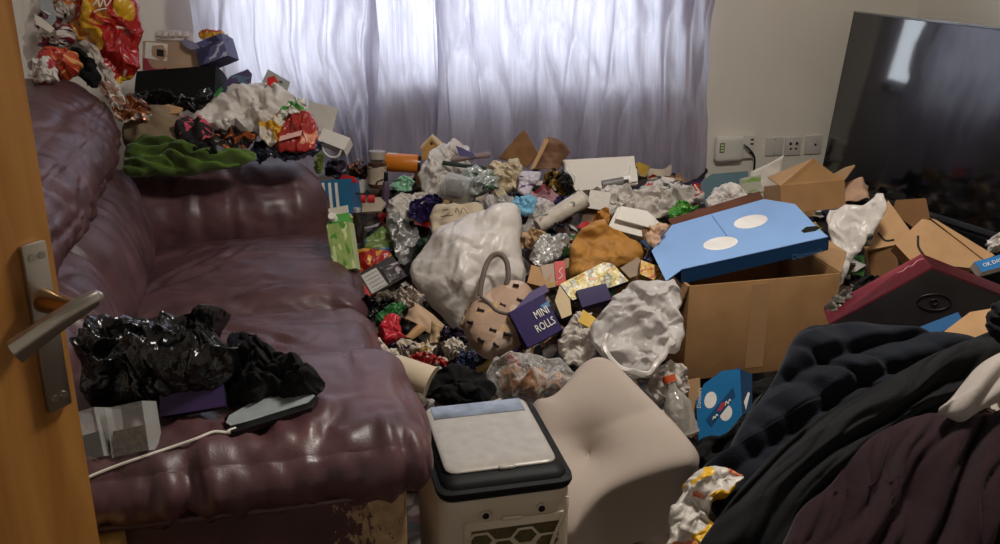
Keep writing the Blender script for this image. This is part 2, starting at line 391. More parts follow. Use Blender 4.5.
curtain('widest lilac curtain with its edge beside the plug-in box', 0.645, 1.805, 3.92, 8.2, 0.040, 21, zb=0.20)
thing('curtain_rail', 'white curtain rail above the window', 'curtain rail', [('rail', tube([(-.35, 3.98, 2.27), (1.95, 3.98, 2.27)], 0.014, 10), UPVC)] + [('bracket', gbox((x - .012, 3.97, 2.26), (x + .012, YB, 2.285)), UPVC) for x in (-.28, .75, 1.88)])
lampg = tube([(1.05, 1.7, 2.4), (1.05, 1.7, 2.39), (1.05, 1.7, 2.36), (1.05, 1.7, 2.345)], [.30, .40, .42, .40], 32)
thing('added_fill_lamp', 'round unseen lamp added on the ceiling as fill light', 'lamp', [('fill_lamp_shade', lampg, UPVC)])  # added lamp body around the fill light, out of view

# ------------------------------------------------------------------ door
dt = np.array([[dd[0], dn[0]], [dd[1], dn[1]]])
def dpt(a, n, z): return np.array([DX + dd[0] * a + dn[0] * n, DY + dd[1] * a + dn[1] * n, z])   # a along the leaf (0 = free edge), n out towards the room
def dbox(a0, a1, n0, n1, z0, z1, bev=0):
    V, F = box((a0, n0, z0), (a1, n1, z1)); g = G([dpt(*v) for v in V], [f[::-1] for f in F], None, [0] * 6, False); return bevel(g, bev) if bev else g
def dloc(x, y, off=0.0):
    p = onplane(x, y, dpt(0, off, 1), dn); return (p[0] - DX) * dd[0] + (p[1] - DY) * dd[1], p[2]
a0, zt = dloc(17, 246); a1, _ = dloc(43, 246); _, zb = dloc(58, 407)
pw0, pw1 = a0, a1
plate_ = dbox(pw0, pw1, 0, 0.007, zb, zt, 0.003)
sc = [('screw', tube([dpt((pw0 + pw1) / 2 + s * (pw1 - pw0) * .2, .0065, z), dpt((pw0 + pw1) / 2 + s * (pw1 - pw0) * .2, .0085, z)], 0.004, 10), METAL) for z in (zt - .014, zb + .014) for s in (-1, 1)]
am = (pw0 + pw1) / 2; _, zs = dloc(42, 298)
boss = tube([dpt(am, n, zs) for n in (.006, .012, .03, .05, .062)], [.0125, .0125, .0105, .0095, .009], 16)
lev = smoothpath([dpt(am + .024, .064, zs + .008), dpt(am + .006, .066, zs + .007), dpt(am - .018, .063, zs + .001), dpt(am - .042, .056, zs - .009), dpt(am - .066, .046, zs - .022)], 24)
rr_ = np.interp(np.linspace(0, 1, len(lev)), [0, .1, .5, 1], [.004, .0085, .011, .014]); levg = tube(lev, rr_, 12)
cc = lev.mean(0); levg.V = np.array(levg.V)
for i in range(len(lev)):   # flatten the lever towards its end
    f = np.interp(i / len(lev), [0, 1], [0.8, 0.5]); s = slice(i * 12, i * 12 + 12); d = (levg.V[s] - lev[i]) @ dn; levg.V[s] -= np.outer(d * (1 - f), dn)
thing('door', 'oak veneered door standing open at the left', 'door', [('door_leaf', dbox(-DW, 0, -.042, 0, 0.01, 2.0, .002), WOOD), ('back_plate', plate_, METAL, sc), ('lever_handle', levg, METAL), ('spindle_boss', boss, mat('copper_tinted_steel', '#c09a72', 0.25, metal=1.0))])

# ------------------------------------------------------------------ sofa
def wrinkle(g, amp, f, seed, stretch=(1, 1, 1), sharp=0.35, mask=None):
    n = sn(g.V * stretch, f, seed, 2); w_ = -ridge(n, sharp) * amp + amp * .35 * sn(g.V, f * .6, seed + 9)
    if mask is not None: w_ = w_ * mask
    g.V = g.V + normals(g) * w_[:, None]; return g
def grooves(g, n, seed, lo, hi, ang, length, depth, w=.014, axis=2):
    """leather creases: short grooves with raised lips, laid in the plane across the given axis."""
    r = np.random.RandomState(seed); u, v = [(1, 2), (0, 2), (0, 1)][axis]; D = np.zeros(len(g.V))
    for k in range(n):
        a = math.radians(r.normal(*ang)); c = r.uniform(lo, hi); L = length * r.uniform(.5, 1.3); wk = w * r.uniform(.7, 1.4); bend = r.normal(0, .25)
        dx, dy = g.V[:, u] - c[0], g.V[:, v] - c[1]; s_ = dx * math.cos(a) + dy * math.sin(a); p = -dx * math.sin(a) + dy * math.cos(a) + bend * s_ ** 2 / L
        tp = np.clip(1 - (s_ / L) ** 2, 0, 1); x = p / wk; D += depth * r.uniform(.5, 1.2) * tp * (-np.exp(-x * x) + .75 * np.exp(-((np.abs(x) - 1.9) / .9) ** 2))
    g.V = g.V + normals(g) * D[:, None]; return g
sofa = []
sofa.append(('base', rbox((-.78, 1.60, .03), (.14, 3.44, .30), .03, 14)[0], LEATHER))
for k, (y0, y1) in enumerate(((1.86, 2.545), (2.562, 3.20))):
    g, q = rbox((-.46, y0, .20), (.225, y1, .452), .075, 68, (.012, .004, .038))
    g = wrinkle(g, .006, 2.4, 5 + k, (0.6, 2.2, 1), .25, np.clip(1.2 - (g.V[:, 0] + .4) * 1.3, .15, 1)); g = wrinkle(g, .002, 7, 15 + k)
    fy = (g.V[:, 1] - y0) / (y1 - y0); seam = ridge(g.V[:, 0] - 0.12, .006) * (g.V[:, 2] > .3); g.V[:, 2] -= .005 * seam
    g = grooves(g, 12, 200 + k, (-.42, y0 + .1), (-.05, y1 - .1), (35 if k else 10, 28), .16, .006, .015); g = grooves(g, 10, 210 + k, (-.3, y0), (.2, y0 + .12), (0, 14), .14, .004, .011); sofa.append(('seat_cushion', g, LEATHER))
sofa.append(('front_panel', rbox((.10, 1.90, .06), (.19, 3.2, .27), .03, 12)[0], LEATHER))
for k, (y0, y1) in enumerate(((1.86, 2.47), (2.45, 3.30))):
    g, q = rbox((-.80, y0, .40), (-.375, y1, .72), .10, 46, (.03, 0, .0))
    g.V[:, 0] -= (g.V[:, 2] - .45) * .30
    g = wrinkle(g, .006, 2.6, 25 + k, (1, 2.0, .6), .3); g = grooves(g, 16, 220 + k, (y0, .42), (y1, .68), (70, 25), .12, .006, .014, 0); sofa.append(('lumbar_cushion', g, LEATHER))
g, q = rbox((-.855, 1.82, .655), (-.45, 3.36, .975), .15, 90, (.03, 0, .0)); g.V[:, 0] -= (g.V[:, 2] - .7) * .12
g = wrinkle(g, .006, 2.4, 45, (1, .7, 2.2), .25); g = wrinkle(g, .0025, 6, 47, (1, 1, 2))
for zz in (.885, .90): g.V[:, 0] -= .004 * ridge(g.V[:, 2] - zz, .005) * (g.V[:, 0] > -.65)
g = grooves(g, 46, 230, (1.9, .66), (3.34, .96), (115, 28), .13, .006, .013, 0); sofa.append(('back_cushion', g, LEATHER))
# far arm
g, q = rbox((-.62, 3.17, .20), (.175, 3.50, .645), .15, 60, (.02, .02, .02)); g = wrinkle(g, .005, 2.2, 61, (1.8, .6, .6), .25); g = wrinkle(g, .002, 7, 62)
for xs in (-.14,): g.V -= normals(g) * (.007 * ridge(g.V[:, 0] - xs, .007))[:, None]
g = grooves(g, 16, 240, (-.5, .42), (.12, .64), (80, 25), .09, .003, .014, 1); sofa.append(('armrest', g, LEATHER))
# near arm: padded top over a panel that peels at its front corner
g, q = rbox((-.70, 1.46, .492), (.228, 1.89, .618), .062, 84, (.012, .012, .022))
m_ = np.clip((g.V[:, 1] - 1.45) * 3, .3, 1)
g = wrinkle(g, .007, 2.4, 71, (2.2, .6, .5), .25); g = wrinkle(g, .0025, 6, 72, (2.4, .6, .6)); g.V -= normals(g) * (.006 * ridge(g.V[:, 0] + .33, .006))[:, None]
g = grooves(g, 26, 250, (-.5, 1.48), (.2, 1.62), (80, 25), .09, .007, .014); g = grooves(g, 20, 251, (-.5, .49), (.2, .58), (85, 20), .06, .006, .013, 1); sofa.append(('arm_pad', g, LEATHER))
g, q = rbox((-.72, 1.51, .02), (.185, 1.86, .53), .035, 30, (.0, .012, 0)); sofa.append(('arm_panel', wrinkle(g, .004, 4, 73), PEEL))
pip = [(-.68, 1.50, .512), (-.2, 1.480, .510), (.12, 1.482, .510), (.18, 1.500, .512), (.212, 1.58, .514), (.215, 1.75, .514)]
sofa.append(('piping', tube(smoothpath(pip, 50), .007), LEATHER))
for p_ in sofa: p_[1].V[:, 0] = np.maximum(p_[1].V[:, 0], XL + .006)
thing('sofa', 'worn plum leather two-seater sofa with peeling near arm', 'sofa', sofa)

# ------------------------------------------------------------------ portable air cooler
AX0, AX1, AY0, AY1, AZ = 0.236, 0.490, 1.505, 1.825, 0.50
CREAM = mat('cream_appliance_plastic', '#bdb09a', 0.4, 0.45, vary=0.05)
LIDW = mat('white_appliance_lid', '#a09a91', 0.3, 0.5, vary=0.08, vs=40)
body = rbox((AX0 + .004, AY0 + .004, .0), (AX1 - .004, AY1 - .004, .47), .033, 20)[0]; body.smooth = 'auto'
rim = rbox((AX0, AY0, .447), (AX1, AY1, .492), .030, 20)[0]; rim.smooth = 'auto'
tp = rim.V[:, 2] > .475; cx, cyy = (AX0 + AX1) / 2, (AY0 + AY1) / 2; rim.V[tp, 0] = cx + (rim.V[tp, 0] - cx) * .93; rim.V[tp, 1] = cyy + (rim.V[tp, 1] - cyy) * .94
LX0, LX1, LY0, LY1 = 0.257, 0.466, 1.543, 1.802
lid = rbox((LX0, LY0, .488), (LX1, LY1, AZ), .022, 20)[0]; lid.smooth = 'auto'
disp = gbox((LX0 + .012, LY1 - .062, AZ - .001), (LX1 - .012, LY1 - .010, AZ + .0015), .001)
notch = rbox(((LX0 + LX1) / 2 - .008, LY0 - .004, .491), ((LX0 + LX1) / 2 + .024, LY0 + .008, .499), .004, 6)[0]
pan = gbox((AX0 + .045, AY0 - .001, .03), (AX1 - .020, AY0 + .006, .412), .003)
hexes = G(smooth=False); hr = .0235; hy0 = AY0 - .004
def hexcell(cxx, czz):
    V = []; 
    for k in range(6):
        th = math.pi / 3 * k
        for rr, yy in ((hr, hy0), (hr * .80, hy0), (hr * .80, hy0 + .004), (hr, hy0 + .004)): V.append((cxx + rr * 1.18 * math.cos(th), yy, czz + rr * .86 * math.sin(th)))
    F = []
    for k in range(6):
        a_, b_ = k * 4, ((k + 1) % 6) * 4
        for q in range(4): F.append((a_ + q, b_ + q, b_ + (q + 1) % 4, a_ + (q + 1) % 4))
    hexes.add(V, F)
AZH = .372; col = 0; xx = AX0 + .075
while xx < AX1 - .03:
    for r_ in range(7): hexcell(xx, AZH - r_ * hr * .86 * 1.73 - (col % 2) * hr * .86 * .866)
    xx += hr * 1.18 * 1.5; col += 1
filt = gbox((AX0 + .058, AY0 - .0018, .05), (AX1 - .032, AY0 - .0002, .395))
hinge = [('screw_hole', tube([(x, AY0 + .004, .424), (x, AY0 - .002, .424)], [.0065, .0065], 14), BLACKP) for x in (AX0 + .085, AX1 - .065)]
ring = [('screw_ring', tube([(x, AY0 + .004, .424), (x, AY0 - .0012, .424)], [.010, .010], 14), CREAM) for x in (AX0 + .085, AX1 - .065)]
tab = rbox(((AX0 + AX1) / 2 - .012, AY0 - .003, .408), ((AX0 + AX1) / 2 + .026, AY0 + .004, .416), .003, 5)[0]
cab = smoothpath([(AX1 - .018, AY0 - .004, .445), (AX1 - .022, AY0 - .010, .42), (AX1 - .045, AY0 - .010, .36), (AX1 - .065, AY0 - .012, .28), (AX1 - .07, AY0 - .012, .2), (AX1 - .06, AY0 - .02, .02)], 30)
thing('air_cooler', 'cream portable air cooler with black rim and honeycomb grille', 'air cooler', [('body', body, CREAM), ('rim', rim, mat('matt_black_rim', '#0b0b0d', 0.6, 0.25)), ('lid', lid, LIDW, [('finger_notch', notch, LIDW)]),
    ('control_panel', disp, mat('glossy_blue_grey_panel', '#76808e', 0.12, 0.6, vary=0.25, vs=25)), ('access_panel', pan, CREAM, [('pull_tab', tab, CREAM)]), ('filter', filt, mat('olive_filter_mesh', '#55482a', 0.8, vary=.3, vs=60)), ('grille', hexes, CREAM), ('cable', tube(cab, .0035), CREAM)] + ring + hinge)

# ------------------------------------------------------------------ television and its bench
bl, brr, tl = ony(820.5, 182, 3.92), None, None
zb_ = bl[2]; br = onz(1000, 229, zb_); ux = unit((0.255, -0.967, 0)); TVW, TVH = 1.12, 0.745
nrm = np.cross(ux, [0, 0, 1]); nrm = nrm if nrm[0] < 0 else -nrm
lean = math.radians(7); uz = unit(np.array([0, 0, 1]) * math.cos(lean) - nrm * math.sin(lean)); nf = np.cross(ux, uz); nf = nf if np.dot(nf, nrm) > 0 else -nf
def tvb(a0, a1, b0, b1, c0, c1, bev=0):
    V, F = box((a0, b0, c0), (a1, b1, c1)); g = G([bl + ux * v[0] + uz * v[1] + nf * v[2] for v in V], F, None, [0] * 6, False); return bevel(g, bev) if bev else g
def m_screen():
    t = NT('television_screen_glass'); t.col((0.004, 0.004, 0.005, 1)); t.p.inputs['Roughness'].default_value = 0.075; t.p.inputs['Specular IOR Level'].default_value = 0.6; t.p.inputs['IOR'].default_value = 1.8
    t.p.inputs['Coat Weight'].default_value = 0.6; t.p.inputs['Coat Roughness'].default_value = 0.04; return t.m
lg = tvb(.60, .64, .006, .014, .0125, .0135)
thing('television', 'large flat black television leaning towards the right wall', 'television', [('screen', tvb(.008, TVW - .008, .022, TVH - .008, .006, .0115), m_screen()), ('housing', tvb(.02, TVW - .02, .02, TVH - .02, -.045, -.0), BLACKP), ('bezel', tvb(0, TVW, 0, TVH, -.004, .008, .002), BLACKP),
    ('bottom_trim', tvb(0, TVW, -.004, .018, -.004, .0125, .002), mat('grey_satin_trim', '#5b5d60', 0.3, metal=.7)), ('top_trim', tvb(0, TVW, TVH - .006, TVH + .002, -.004, .010, .001), mat('grey_satin_trim2', '#8b8d90', 0.3, metal=.7)), ('maker_badge', lg, METAL)])
c_ = bl + ux * TVW / 2 - nf * .06
V, F = box((-.54, -.15, 0), (.54, .10, zb_ - .008)); nh = unit(nf * [1, 1, 0])
gb = G([np.array([c_[0], c_[1], 0]) + ux * v[0] + nh * v[1] + np.array([0, 0, v[2]]) for v in V], F, None, [0] * 6, False); gb = bevel(gb, .004)
gb.V[:, 0] = np.minimum(gb.V[:, 0], XR - .003); gb.V[:, 1] = np.minimum(gb.V[:, 1], YB - .003)
thing('tv_bench', 'low black bench under the leaning television', 'bench', [('bench', gb, BLACKP)])

# ================================================================== rubbish: helpers
FWH = unit([FW[0], FW[1], 0]); ZUP = np.array([0, 0, 1.0])
def nrm_of(yaw, pitch):
    """facing: yaw turns the face to the right of the camera, pitch 0 stands upright, 90 lies flat."""
    a = math.radians(yaw); d = -FWH * math.cos(a) + RT * math.sin(a); p = math.radians(pitch)
    return unit(d * math.cos(p) + ZUP * math.sin(p))
def PL(x, y, yaw=0, pitch=45, lift=0.02, t=None):
    return (Pt(x, y, heap_t(x, y, lift) if t is None else t), nrm_of(yaw, pitch))
def axes(pl):
    n = pl[1]; a = RT - n * np.dot(RT, n); a = unit(a); return a, np.cross(n, a), n
def chaikin(p, k=2):
    p = np.asarray(p, float)
    for _ in range(k):
        q = np.roll(p, -1, 0); p = np.stack([p * .75 + q * .25, p * .25 + q * .75], 1).reshape(-1, 2)
    return p
SEED = [100]
def facets(P, f0, seed, k=6):
    """crumple made of straight sharp creases: triangle waves in many directions."""
    r = np.random.RandomState(seed); out = np.zeros(len(P)); f = f0; a = 1.0; Pz = np.column_stack([P[:, 0], P[:, 1], P[:, 0] * 0])
    for i in range(k):
        t_ = r.uniform(0, math.pi); x = f * (P[:, 0] * math.cos(t_) + P[:, 1] * math.sin(t_)) + r.uniform() + .30 * sn(Pz, f * .6, seed + i)
        out += a * (4 * np.abs(x - np.floor(x + .5)) - 1); f *= 1.42; a *= .74
    return out / 1.9
def inflate(poly, pl, hf=.03, hb=.03, cr=1.08, amp=.012, N=26, it=25, prof=2.2, soft=2, folds=None, dimple=None, seed=None, drop=0.0, smooth=1):
    """closed soft body whose outline is the pixel outline laid on the plane pl."""
    SEED[0] += 1; seed = seed or SEED[0]; a, b, n = axes(pl)
    if cr >= 1.08: N = max(N, 40 if hf <= .026 else 54); soft = min(soft, 1)
    if cr >= 1.1 and hf <= .026: hf, hb = .010, .006
    px = chaikin(poly, soft); W = np.array([onplane(x, y, *pl) for x, y in px]) - pl[0]; Q = np.stack([W @ a, W @ b], 1)
    L = np.linalg.norm(np.roll(Q, -1, 0) - Q, axis=1); cum = np.concatenate([[0], np.cumsum(L)]) / L.sum(); Q2 = np.vstack([Q, Q[:1]])
    c = Q.mean(0)
    s = np.linspace(-1, 1, N + 1); X, Y = np.meshgrid(s, s); X, Y = X.ravel(), Y.ravel()
    r = np.maximum(np.abs(X), np.abs(Y))
    th = np.where(np.abs(X) >= np.abs(Y), np.where(X >= 0, (Y / np.where(X == 0, 1, X)), 4 + Y / np.where(X == 0, 1, X)), np.where(Y >= 0, 2 - X / np.where(Y == 0, 1, Y), 6 - X / np.where(Y == 0, 1, Y)))
    th = (th % 8) / 8; th[r == 0] = 0
    B = np.stack([np.interp(th, cum, Q2[:, 0]), np.interp(th, cum, Q2[:, 1])], 1)
    xy = c + (B - c) * r[:, None]
    z = np.clip(1 - r ** prof, 0, 1) ** 0.5; z = z * np.clip(1 + .45 * sn(np.column_stack([xy, xy[:, 0] * 0]), 1.1 / (np.ptp(Q, axis=0).mean() + 1e-6), seed + 31), .35, 1.5) if cr >= 1.05 else z; nf = len(r); inner = np.where(r < 0.999)[0]
    V = np.concatenate([np.column_stack([xy, z * hf]), np.column_stack([xy[inner], -z[inner] * hb])])
    back = np.arange(nf); back[inner] = nf + np.arange(len(inner)); F = []; E = []
    idx = np.arange(nf).reshape(N + 1, N + 1)
    for f_, ids in ((1, idx), (0, back[idx])):
        q = np.stack([ids[:-1, :-1], ids[:-1, 1:], ids[1:, 1:], ids[1:, :-1]], -1).reshape(-1, 4)
        F += [tuple(k) for k in (q if f_ else q[:, ::-1])]
        for u, v in ((ids[:, :-1], ids[:, 1:]), (ids[:-1], ids[1:]), (ids[:-1, :-1], ids[1:, 1:]), (ids[:-1, 1:], ids[1:, :-1])): E.append(np.stack([u.ravel(), v.ravel()], 1))
    E = np.unique(np.sort(np.vstack(E), 1), axis=0); E = E[E[:, 0] != E[:, 1]]
    lo, hi = Q.min(0), Q.max(0); uv = (V[:, :2] - lo) / (hi - lo)
    if dimple:
        for (dx, dy, rad, dep) in dimple:
            w_ = onplane(dx, dy, *pl) - pl[0]; d = np.hypot(V[:, 0] - w_ @ a, V[:, 1] - w_ @ b); V[:nf, 2] -= dep * np.exp(-(d[:nf] / rad) ** 1.3)
    if cr >= 1.08 and hf > .026 and not folds:
        a0 = (seed * 47) % 180; folds = [(a0, 9, .0022, seed), (a0 + 70, 12, .0016, seed + 3)]
    if folds:
        for (ang, freq, fa, sd) in folds:
            t_ = math.radians(ang); al, ac = V[:, 0] * math.cos(t_) + V[:, 1] * math.sin(t_), -V[:, 0] * math.sin(t_) + V[:, 1] * math.cos(t_)
            aw = np.stack([al, ac, al * 0], 1); ac = ac + .22 / freq * sn(aw, freq * .3, sd + 4) + .15 * al * sn(aw * [.5, 1, 1], 1.5, sd + 6); rr = np.random.RandomState(sd); v = 0
            for fm, am in ((.55, .7), (.8, .8), (1.15, .6), (1.7, .3)): v = v + am * np.sin(2 * math.pi * freq * fm * ac + rr.uniform(0, 6.28) + 1.6 * sn(np.stack([al, ac * .3, al * 0], 1), freq * .16, sd + int(fm * 20)))
            w2 = sn(np.stack([al * .3, ac, al * 0], 1), freq * .3, sd + 1)
            edge = np.concatenate([z, z[inner]]); V[:, 2] += 1.9 * fa * (np.minimum(np.abs(v), 1.3) ** .8 - .7 + .35 * w2) * (0.25 + .75 * edge) * np.where(np.arange(len(V)) < nf, 1, .3)
    if cr > 1:
        size = math.sqrt(max(1e-6, (hi - lo).prod())); ed = np.concatenate([z, z[inner]]); thin_ = cr >= 1.1 and hf <= .026; fr = np.where(np.arange(len(V)) < nf, 1.0, 1.0 if thin_ else -0.6); k_ = 5 if cr < 1.1 else 7
        D = facets(V, (1.25 if thin_ else 1.6) / size, seed, k_); V[:, 2] += amp * (2.0 if thin_ else 1.45) * D * ((.75 + .25 * ed) if thin_ else (.3 + .7 * ed)) * fr
        V[:, 0] += amp * .6 * facets(V, 1.6 / size, seed + 500, 4); V[:, 1] += amp * .6 * facets(V, 1.6 / size, seed + 700, 4); smooth = 0 if cr >= 1.08 else smooth
    for _ in range(smooth):
        n_ = len(V); s_ = np.zeros_like(V); dg = np.bincount(E[:, 0], minlength=n_) + np.bincount(E[:, 1], minlength=n_)
        for k in range(3): s_[:, k] = np.bincount(E[:, 0], V[E[:, 1], k], n_) + np.bincount(E[:, 1], V[E[:, 0], k], n_)
        V = V * .8 + .2 * s_ / np.maximum(dg, 1)[:, None]
    Wd = pl[0] + V[:, :1] * a + V[:, 1:2] * b + V[:, 2:3] * n
    if drop: Wd[nf:, 2] -= drop
    Wd[:, 2] = np.maximum(Wd[:, 2], 0.004); Wd[:, 1] = np.minimum(Wd[:, 1], 4.06)
    return G(Wd, F, uv, None, 'auto' if drop else True)
def soft(name, label, cat, poly, m, pl, group=None, extra=None, **k):
    return thing(name, label, cat, [(None if extra else name, inflate(poly, pl, **k), m)] + (extra or []), group)
def slab(poly, pl, h=.004, off=0.0, bend=0.0, res=None):
    """flat piece with real thickness; outline from pixels on the plane."""
    a, b, n = axes(pl); W = np.array([onplane(x, y, *pl) for x, y in poly]) + n * off
    if np.dot(np.cross(W[1] - W[0], W[2] - W[1]), n) < 0: W = W[::-1]
    m = len(W); ar = 0
    V = np.vstack([W, W - n * h]); F = [tuple(range(m)), tuple(range(2 * m - 1, m - 1, -1))] + [(i, m + i, m + (i + 1) % m, (i + 1) % m) for i in range(m)]
    V[:, 2] = np.maximum(V[:, 2], 0.003); uv = np.stack([(V - pl[0]) @ a, (V - pl[0]) @ b], 1); uv = (uv - uv.min(0)) / (np.ptp(uv, axis=0) + 1e-9)
    return G(V, F, uv, [0] + [1] * (m + 1), False)
def sheet(c4, pl, bend=.02, crum=.004, N=14, h=.0012, seed=None):
    """curled paper or card: four pixel corners on a plane, bulged and crumpled, with thickness."""
    SEED[0] += 1; seed = seed or SEED[0]; n = pl[1]; W = [onplane(x, y, *pl) for x, y in c4]; s = np.linspace(0, 1, N + 1); U, T = np.meshgrid(s, s); U, T = U.ravel()[:, None], T.ravel()[:, None]
    P = W[0] * (1 - U) * (1 - T) + W[1] * U * (1 - T) + W[2] * U * T + W[3] * (1 - U) * T
    d = bend * np.sin(math.pi * U[:, 0]) * (1 if seed % 2 else .6) + crum * sn(P, 9, seed, 3, .6) + crum * 2 * (ridge(sn(P, 4, seed + 1), .2) - .3)
    P = P + n * d[:, None]; N1 = N + 1; k = len(P); V = np.vstack([P, P - n * h]); uv = np.vstack([np.hstack([U, T])] * 2)
    F = []
    for j in range(N):
        for i in range(N):
            q = (j * N1 + i, j * N1 + i + 1, (j + 1) * N1 + i + 1, (j + 1) * N1 + i); F += [q, tuple(x + k for x in q[::-1])]
    bd = [i for i in range(N1)] + [j * N1 + N for j in range(1, N1)] + [N * N1 + i for i in range(N - 1, -1, -1)] + [j * N1 for j in range(N - 1, 0, -1)]
    for i in range(len(bd)): x, y = bd[i], bd[(i + 1) % len(bd)]; F.append((x, x + k, y + k, y))
    V[:, 2] = np.maximum(V[:, 2], .003); V[:, 1] = np.minimum(V[:, 1], 4.06)
    return G(V, F, uv, None, True)
def carton(p0, p1, p2, pl, h, dent=.0025, sub=6):
    """box with its front face on the plane: p0 lower left, p1 lower right, p2 upper left (pixels)."""
    SEED[0] += 1; n = pl[1]; A, B, D = (onplane(*p, *pl) for p in (p0, p1, p2)); u = B - A; v = D - A; v = v - unit(u) * np.dot(v, unit(u))
    g = G(smooth='auto'); uv = []
    def face(o, x, y, mi, flip):
        s = np.linspace(0, 1, sub + 1); V = [o + x * i + y * j for j in s for i in s]; k = sub + 1
        F = [(j * k + i, j * k + i + 1, (j + 1) * k + i + 1, (j + 1) * k + i) for j in range(sub) for i in range(sub)]
        g.add(V, F if not flip else [f[::-1] for f in F], mi); uv.extend([(i, j) for j in s for i in s])
    w = -n * h
    face(A, u, v, 0, False); face(A + w, u, v, 1, True); face(A, u, w, 1, True); face(A + v, u, w, 1, False); face(A, v, w, 1, False); face(A + u, v, w, 1, True)
    c = A + (u + v + w) / 2; d = dent * np.stack([sn(g.V, 4, SEED[0] * 7 + k) for k in range(3)], 1); g.V = g.V + d; g.uv = np.array(uv)
    g.V[:, 2] = np.maximum(g.V[:, 2], .003)
    return g, (A, u, v, n)
def ell(cx, cy, rx, ry, ang=0, k=24):
    a = math.radians(ang); return [(cx + rx * math.cos(t) * math.cos(a) - ry * math.sin(t) * math.sin(a), cy + rx * math.cos(t) * math.sin(a) + ry * math.sin(t) * math.cos(a)) for t in np.linspace(0, 2 * math.pi, k, endpoint=False)]
def text(body, p0, p1, pl, off=.002, size=None, shear=0.0, stretch=1.0):
    """lettering laid on the plane along the pixel baseline p0 -> p1."""
    cu = bpy.data.curves.new('lettering', 'FONT'); cu.body = body; cu.extrude = .0003; cu.shear = shear; cu.resolution_u = 2; cu.align_x = 'LEFT'; cu.space_line = .85
    o = bpy.data.objects.new('lettering', cu); me = bpy.data.meshes.new_from_object(o); V = np.array([v.co[:] for v in me.vertices]); F = [tuple(p.vertices) for p in me.polygons]
    bpy.data.objects.remove(o); bpy.data.curves.remove(cu); bpy.data.meshes.remove(me)
    A, B = onplane(*p0, *pl), onplane(*p1, *pl); n = pl[1]; u = B - A; w_ = V[:, 0].max() - V[:, 0].min(); s = np.linalg.norm(u) / w_; u = unit(u); v = np.cross(n, u)
    return G(A + n * off + np.outer((V[:, 0] - V[:, 0].min()) * s, u) + np.outer(V[:, 1] * s * stretch, v) + np.outer(V[:, 2], n), F, None, [0] * len(F), False)
def strokes(paths, pl, r=.001, off=.002):
    g = G(smooth=True)
    for p in paths:
        q = tube(smoothpath([onplane(x, y, *pl) + pl[1] * off for x, y in p], 4 * len(p)), r, 5); g.add(q.V, q.F)
    return g
def rod(pa, pb, ra, rb, pl, seg=20, profile=None, lift=None):
    """round body lying on the plane from pixel pa to pixel pb; profile = [(pos, radius factor)]"""
    A, B = onplane(*pa, *pl), onplane(*pb, *pl); off = pl[1] * (max(ra, rb) if lift is None else lift); A, B = A + off, B + off
    pr = profile or [(0, 1), (1, 1)]; pts = [A + (B - A) * p for p, _ in pr]; rs = [(ra + (rb - ra) * p) * f for p, f in pr]
    T = unit(B - A); x = np.cross(T, [0, 0, 1]); x = unit(x if np.linalg.norm(x) > .05 else np.cross(T, [1, 0, 0])); y = np.cross(T, x); V = []; F = []
    for p, r_ in zip(pts, rs):
        for k in range(seg): th = 2 * math.pi * k / seg; V.append(p + r_ * (x * math.cos(th) + y * math.sin(th)))
    for i in range(len(pts) - 1):
        for k in range(seg): F.append((i * seg + k, i * seg + (k + 1) % seg, (i + 1) * seg + (k + 1) % seg, (i + 1) * seg + k))
    F.append(tuple(range(seg))[::-1]); F.append(tuple((len(pts) - 1) * seg + k for k in range(seg)))
    uv = np.array([(k / seg, pr[i][0]) for i in range(len(pr)) for k in range(seg)])
    return G(np.array(V), F, uv, [0] * len(F), 'auto')
def crush(g, amp, f=12, seed=None):
    SEED[0] += 1; s = seed or SEED[0]; g.V = g.V + amp * np.stack([sn(g.V, f, s * 5 + k, 2) for k in range(3)], 1); return g

# ------------------------------------------------------------------ rubbish materials
CARD = mat('brown_cardboard', '#a07a52', 0.8, 0.15, vary=0.08, vs=14, bump=.08, bs=120)
CARD2 = mat('tan_cardboard', '#b8926a', 0.8, 0.15, vary=0.08, vs=14, bump=.08, bs=120)
CARDD = mat('dark_cardboard', '#7d5a3c', 0.8, 0.15, vary=0.1, vs=14)
MAILER = mat('padded_envelope_paper', '#b07c3a', 0.6, 0.3, vary=0.12, vs=20, crum=.35, cs=14)
FILMW = mat('white_carrier_film', '#e6dfd8', 0.32, 0.5, vary=0.05, thin=0.22, crum=.55, cs=11)
FILMW2 = mat('milky_bag_film', '#dcd3ca', 0.32, 0.5, vary=0.05, thin=0.2, clear=0.2, crum=.6, cs=13)
FILMS = mat('sheer_white_film', '#e6e0dc', 0.28, 0.55, thin=0.25, clear=0.28, crum=.7, cs=11)
CLEAR = mat('clear_film', '#d8d4ce', 0.14, 0.7, clear=0.82, crum=.8, cs=16)
CLEARB = mat('clear_tub_plastic', '#c9c9c4', 0.15, 0.6, clear=0.7)
PAPERW = mat('white_paper', '#ddd6cd', 0.7, 0.2, vary=0.05, thin=0.12, crum=.3, cs=14)
PAPERC = mat('cream_paper', '#cfbfa6', 0.75, 0.2, vary=0.08, crum=.4, cs=14)
PAPERT = mat('tan_paper', '#b89a78', 0.75, 0.2, vary=0.1, crum=.4, cs=14)
FOAM = mat('white_foam_tray', '#e0dad2', 0.6, 0.25, vary=0.03, bump=.05, bs=300)
FOIL = mat('crinkled_silver_foil', '#c4c3c1', 0.36, 0.6, metal=0.65, vary=0.12, crum=.5, cs=16)
BLACKB = mat('black_bin_liner', '#0b0b0d', 0.2, 0.65, vary=0.1, crum=.7, cs=14)
BLACKC = mat('black_cloth', '#101012', 0.85, 0.2, vary=0.2, bump=.3, bs=260, sheen=.04)
